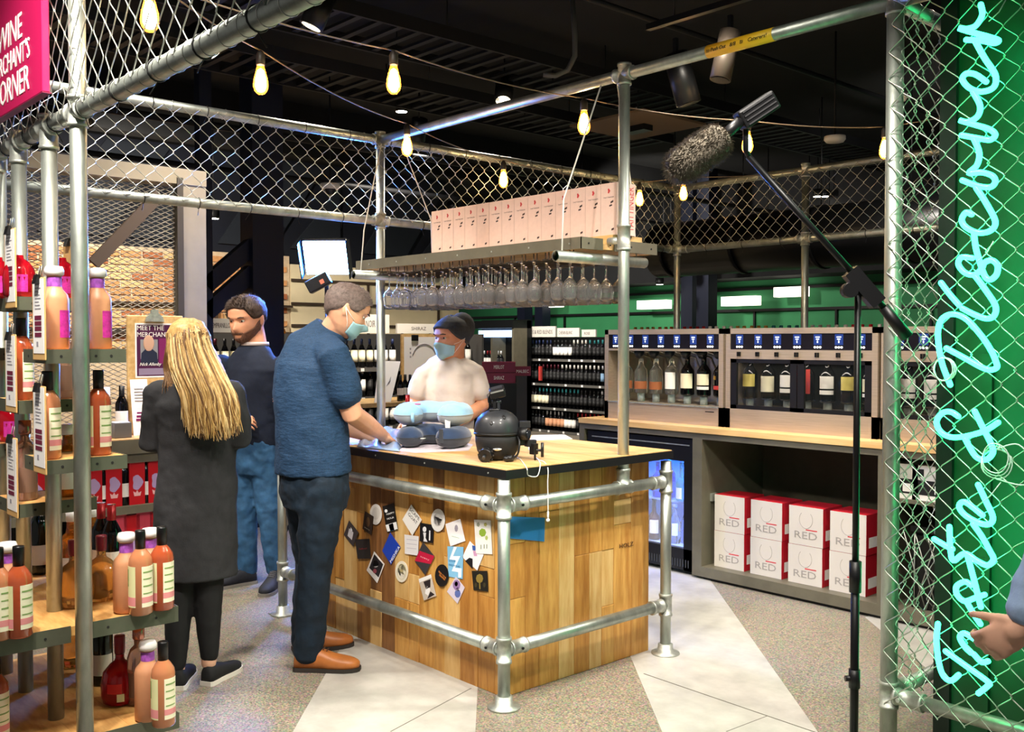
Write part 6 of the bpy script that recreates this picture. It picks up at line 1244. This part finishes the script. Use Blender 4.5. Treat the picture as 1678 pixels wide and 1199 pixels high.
for s_, e_, w_ in ((ls_,le,lw),(rs_,re,rw)): mb.cap_tube([s_-V((0,0,-.01)), s_*.5+e_*.5, e_, e_*.4+w_*.6], [.073,.066,.058,.046], 14)
rem(mb, 'cardigan', COAT, pw, .009, 3, .018, .1)
mb = MB()
for h_, k_, a_ in ((L(298,930,-.02), L(291,1010,-.03), L(289,1088,-.05)), (L(339,930,.0), L(341,1005,.0), L(343,1070,.0))): mb.cap_tube([h_, k_, a_], [.078,.06,.042], 14)
rem(mb, 'leggings', LEGG, pw, .008, 3, .006, .05)
BSH = mat('black_canvas_shoe','121214',.8); WSOLE = mat('white_sole','d8d2c8',.7)
hz = L(337, 1118, -.04); hz.z = 0; shoe(pw, hz, (.32,.95,0), .25, BSH, WSOLE, .042, .07); hz = L(290, 1133, -.1); hz.z = 0; shoe(pw, hz, (-.1,1,0), .25, BSH, WSOLE, .042, .07)
# hair: base volume plus strands
mb = MB()
HC = [(520,306),(560,309),(600,320),(650,342),(715,351)]; HWD = [(520,12),(530,24),(545,33),(575,37),(600,43),(650,43),(715,42)]
torso(mb, [(L(351,706,-.15),.095,.02), (L(348,690,-.15),.105,.035), (L(342,650,-.135),.11,.05), (L(322,606,-.09),.112,.07), (L(311,575,-.02),.1,.105), (L(308,548,.02),.094,.115), (L(306,530,.02),.07,.085), (L(305,521,.02),.03,.035)], F)
rem(mb, 'hair', HAIRY, pw, .008, 3, .012, .03)
HAIRS = [HAIRY, mat('blonde_dark_hair','6a4a26',.5,var=(18,.25),stretch=(6,6,.7)), mat('blonde_light_hair','d8bb84',.45,var=(18,.2),stretch=(6,6,.7))]
for hi_, (hm, cnt) in enumerate(zip(HAIRS, (230, 170, 130))):
    r_ = random.Random(9+hi_); mb = MB()
    for k in range(cnt):
        a_ = r_.uniform(-1, 1); ph_ = r_.uniform(0, 6.3); yend = 716+r_.uniform(-34,10)-10*abs(a_); am = r_.uniform(1.5, 5.5); drift = r_.uniform(-7, 7)
        cur = math.sqrt(max(0,1-a_*a_*.85)); pts = []; y0 = 522+20*abs(a_)+r_.random()*24; low = r_.uniform(-.004,.012)
        for j in range(9):
            y = y0+(yend-y0)*j/8; dep = interp([(520,.02),(545,-.02-.08*cur),(575,-.03-.10*cur),(620,-.09-.085*cur),(660,-.12-.07*cur),(720,-.14-.045*cur)], y)-low
            x = interp(HC, y)+a_*interp(HWD, y)+am*(j/8)**1.5*math.sin(y/17+ph_)+drift*(j/8)**2; pts.append(L(x, y, dep))
        w_ = r_.uniform(.003,.0055); sm_ = smooth(pts, 3); n_ = len(sm_)-1
        mb.tube(sm_, [w_*(1-.85*(i/n_)**4) for i in range(n_+1)], 5, caps=False)
    mb.build('hair_strands', hm, pw, kind='stuff')
r_ = random.Random(77); mb = MB()
for k in range(40):                                                   # loose locks falling over the left shoulder
    x0 = r_.uniform(272, 290); pts = [L(x0+8, 545, .0), L(x0-1, 575, -.03), L(x0-2+3*math.sin(k), 605, -.02), L(x0+r_.uniform(-8,4), 632+r_.uniform(0,14), -.06)]
    mb.tube(smooth(pts, 4), [.004*(1-.8*(i/12)**3) for i in range(13)], 5, caps=False)
mb.build('hair_locks', HAIRS[1], pw, kind='stuff')
# ------------------------------------------------------------------ bearded man behind
D = 6.15; X0 = 416; L = Lf(X0, D)
pm = person('bearded man in navy sweater and blue jeans standing behind the woman', X0, D)
F = V((-.45,-.89,0)); NSW = mat('navy_sweater','0b1426',.9,var=(30,.12),bump=(120,.1)); BJ = mat('blue_jeans','2d5578',.85,var=(10,.3),bump=(90,.12))
hc = L(404, 521, .0); Mh = facing((-.40,-.88,-.27)); mb = MB(); head(mb, hc, Mh, .285); nk = L(418, 566, .03); mb.cap_tube([nk-V((0,0,.06)), nk, hc+V((.02,.03,-.04))], [.085,.075,.075], 16)
rs_, ls_ = L(362, 602, .02), L(468, 600, -.02); re, le = L(352, 680, .0), L(474, 680, -.02); rw, lw = L(382, 690, -.2), L(490, 652, -.24)
torso(mb, [(L(414,700,.02),.15,.1), (L(415,610,.02),.17,.1), (nk,.07,.06)], F)
for s_, e_, w_ in ((rs_,re,rw),(ls_,le,lw)): mb.cap_tube([s_, e_, w_], [.055,.047,.033], 12)
hand(mb, rw, (.8,-.2,.1), (0,-.7,.7), .6, 1.0, 1); hand(mb, lw, (-.85,-.15,.25), (0,-.6,.7), .45, 1.0, -1)
mb.cap_tube([rs_, ls_], .05, 12); rem(mb, 'body', SKIN2, pm, .0065, 3)
mb = MB()
torso(mb, [(L(415,728,.02),.185,.135), (L(415,690,.02),.19,.14), (L(415,640,.02),.205,.14), (L(415,605,.02),.21,.13), (L(416,580,.02),.15,.1), (L(418,563,.02),.085,.08)], F)
for s_, e_, w_ in ((rs_,re,rw),(ls_,le,lw)): mb.cap_tube([s_, s_*.5+e_*.5, e_, e_*.2+w_*.8], [.082,.072,.062,.05], 14)
rem(mb, 'sweater', NSW, pm, .009, 3, .014, .1)
MB().tube([L(418,560,.02), L(418,566,.02)], [.084,.09], 20).build('collar_band', mat('grey_collar','a89a94',.8), pm)
mb = MB(); torso(mb, [(L(416,718,.02),.18,.135), (L(416,750,.02),.19,.14), (L(416,775,.02),.16,.12)], F)
for h_, k_, a_ in ((L(396,765,.04), L(400,850,.04), L(404,930,.05)), (L(436,765,.0), L(444,850,.0), L(453,928,.0))): mb.cap_tube([h_, h_*.5+k_*.5, k_, k_*.5+a_*.5, a_], [.105,.095,.082,.076,.07], 14)
rem(mb, 'jeans', BJ, pm, .009, 3, .022, .07)
NSH = mat('dark_trainer','23252c',.7,var=(30,.2)); GSOLE = mat('grey_sole','8a857c',.7)
hz = L(418, 944, .06); hz.z = 0; shoe(pm, hz, (-.78,-.62,0), .3, NSH, GSOLE, .05, .09, laces=mat('grey_lace','6a6a70',.8)); hz = L(455, 940, .0); hz.z = 0; shoe(pm, hz, (-.05,-1,0), .3, NSH, GSOLE, .05, .09, laces=mat('grey_lace'))
hl_ = lambda a_: interp([(0,.80),(.7,.76),(1.15,.52),(1.7,.5),(2.1,.4),(3.15,.22)], abs(a_))
patch('hair', HAIRB, pm, hc, Mh, .285, hl_, lambda a_: 1.0, -.004, .012, .003); tufts('hair_tufts', HAIRB, pm, hc, Mh, .285, hl_, lambda a_: 1.0, .008, .022, 2200, 5, lean=(-.2,-.5,.8), w=.002)
BEARD = mat('brown_beard','5a3a28',.8,var=(80,.3)); bh = lambda a_: interp([(0,.15),(.22,.155),(.34,.25),(.6,.27),(1.2,.33),(1.6,.47)], abs(a_))
patch('beard', BEARD, pm, hc, Mh, .285, lambda a_: .0, bh, -.003, .006, .0015, 40, 10, R(-95), R(95)); tufts('beard_tufts', BEARD, pm, hc, Mh, .285, lambda a_: .0, bh, .003, .009, 1400, 6, R(-95), R(95), (0,0,-.8)); patch('moustache', BEARD, pm, hc, Mh, .285, lambda a_: .222, lambda a_: .275, -.002, .006, .001, 16, 4, R(-22), R(22))
eyes(pm, hc, Mh, .285)
# ------------------------------------------------------------------ barman
D = 6.4; X0 = 735; L = Lf(X0, D)
pb_ = person('barman in white T-shirt, grey beanie and blue mask behind the counter', X0, D)
F = V((-.25,-.97,0)); TEE = mat('white_tee','cdc3b8',.85,var=(6,.05),bump=(90,.08)); BEAN = mat('charcoal_beanie','33363a',.9,var=(60,.15),bump=(150,.2)); BPANT = mat('black_trousers','101114',.85)
hc = L(739, 553, -.02); Mh = facing((-.72,-.69,-.08)); mb = MB(); head(mb, hc, Mh, .27); nk = L(745, 592, .03); mb.cap_tube([nk-V((.0,0,.06)), nk, hc+V((.02,.02,-.04))], [.08,.066,.066], 16)
rs_, ls_ = L(692, 614, .0), L(781, 610, .0); re, le = L(679, 662, -.02), L(790, 664, .0); rw, lw = L(672, 690, -.28), L(748, 694, -.25)
torso(mb, [(L(735,690,.02),.14,.09), (L(736,615,.02),.16,.1), (nk,.065,.06)], F)
for s_, e_, w_ in ((rs_,re,rw),(ls_,le,lw)): mb.cap_tube([s_, s_*.5+e_*.5, e_, e_*.5+w_*.5, w_], [.055,.053,.048,.044,.03], 12)
hand(mb, rw, L(668,694,-.42)-rw, (0,-.3,1), .8, 1.0, 1); hand(mb, lw, L(728,700,-.38)-lw, (0,-.3,1), .7, 1.0, -1)
mb.cap_tube([rs_, ls_], .05, 12); rem(mb, 'body', SKIN2, pb_, .0065, 3)
mb = MB()
torso(mb, [(L(734,735,.02),.175,.12), (L(734,690,.02),.175,.12), (L(735,640,.02),.19,.13), (L(735,610,.02),.19,.12), (L(738,597,.02),.15,.1), (L(743,583,.02),.085,.075)], F)
for s_, e_ in ((rs_,re),(ls_,le)): q = s_+(e_-s_)*.58; mb.cap_tube([V((s_.x*.55,s_.y+.01,s_.z+.03)), s_+V((0,0,-.005)), s_*.5+q*.5, q], [.07,.062,.066,.068], 14)
rem(mb, 't_shirt', TEE, pb_, .008, 3, .014, .08)
mb = MB(); torso(mb, [(L(734,728,.02),.17,.12), (L(734,770,.02),.18,.13)], F)
for s in (-1,1): mb.cap_tube([(s*.09,.02,.85),(s*.1,.02,.48),(s*.11,.03,.09)], [.1,.08,.065], 14)
rem(mb, 'trousers', BPANT, pb_, .011, 2, .01, .08)
for s in (-1,1): shoe(pb_, (s*.11,.1,0), (s*.15-.1,-1,0), .29, BSH, GSOLE, .05, .09)
bl_ = lambda a_: interp([(0,.76),(.8,.72),(1.3,.52),(1.9,.38),(3.15,.2)], abs(a_))
patch('beanie', BEAN, pb_, hc, Mh, .27, bl_, lambda a_: 1.0, .0, .016, .0008); mb = MB(); mb.ell(hc+Mh@V((0,.1,.06)), (.085,.09,.1), 18, Mh); mb.build('beanie_slouch', BEAN, pb_)
mask(pb_, hc, Mh, .27); eyes(pb_, hc, Mh, .27)
# ------------------------------------------------------------------ person at the right edge, only a forearm and hand in view
D = 1.95; X0 = 1960; L = Lf(X0, D)
pr_ = person('person in light blue sleeve reaching in at the right edge, hand with lilac nails', X0, D)
BSL = mat('light_blue_knit','8fa6c6',.85,var=(40,.06),bump=(120,.1)); F = V((-.8,.6,0)); BELTB = mat('teal_cuff','1d4c66',.8)
mb = MB(); wr = L(1682, 1022, -.02); el = L(1752, 890, .0); sh = L(1850, 700, .05)
mb.cap_tube([sh, el, el*.5+wr*.5, wr], [.055,.045,.038,.027], 14); hand(mb, wr, L(1636,1050,.0)-wr, V((.1,-.9,.42)), .85, .88, 1, .04)
hc = V((-.02,.02,1.5)); Mh = facing((-.8,.5,-.2)); head(mb, hc, Mh, .235); mb.cap_tube([(0,.03,1.3),(0,.02,1.42)], [.06,.055], 14); torso(mb, [((0,.03,.9),.13,.09), ((0,.03,1.25),.14,.09), ((0,.03,1.34),.06,.05)], F)
s2_ = V((.12,.2,1.25)); mb.cap_tube([sh, (0,.05,1.27), s2_], .05, 12); mb.cap_tube([s2_, (.2,.26,1.02), (.2,.22,.8)], [.05,.043,.028], 12); hand(mb, V((.2,.22,.8)), (0,0,-1), (1,0,0), .4, .95, 1)
for s in (-1,1): mb.cap_tube([(s*.08,.03,.85),(s*.09,.03,.45),(s*.1,.03,.1)], [.07,.05,.04], 12)
rem(mb, 'body', SKINF, pr_, .0045, 3)
mb = MB(); torso(mb, [((0,.03,.86),.18,.13), ((0,.03,1.05),.175,.12), ((0,.03,1.25),.185,.115), ((0,.03,1.33),.1,.08), ((0,.03,1.37),.07,.065)], F)
mb.cap_tube([sh, el, el*.35+wr*.65, el*.18+wr*.82], [.078,.07,.058,.05], 16); mb.cap_tube([s2_, (.2,.26,1.02), (.2,.22,.84)], [.07,.06,.046], 14)
rem(mb, 'jumper', BSL, pr_, .007, 3, .012, .07)
mb = MB(); 
for s in (-1,1): mb.cap_tube([(s*.085,.03,.86),(s*.09,.03,.45),(s*.1,.03,.09)], [.1,.075,.06], 14)
rem(mb, 'trousers', BPANT, pr_, .011, 2); 
for s in (-1,1): shoe(pr_, (s*.1-.02,-.03,0), (-.8,.6,0), .27, BSH, GSOLE, .045, .08)
hl_ = lambda a_: interp([(0,.82),(.8,.72),(1.3,.4),(1.7,.2),(3.15,.1)], abs(a_)); patch('hair', HAIRB, pr_, hc, Mh, .235, hl_, lambda a_: 1.0, -.004, .014, .003); eyes(pr_, hc, Mh, .235)
ph = L(1606, 1070, -.06)
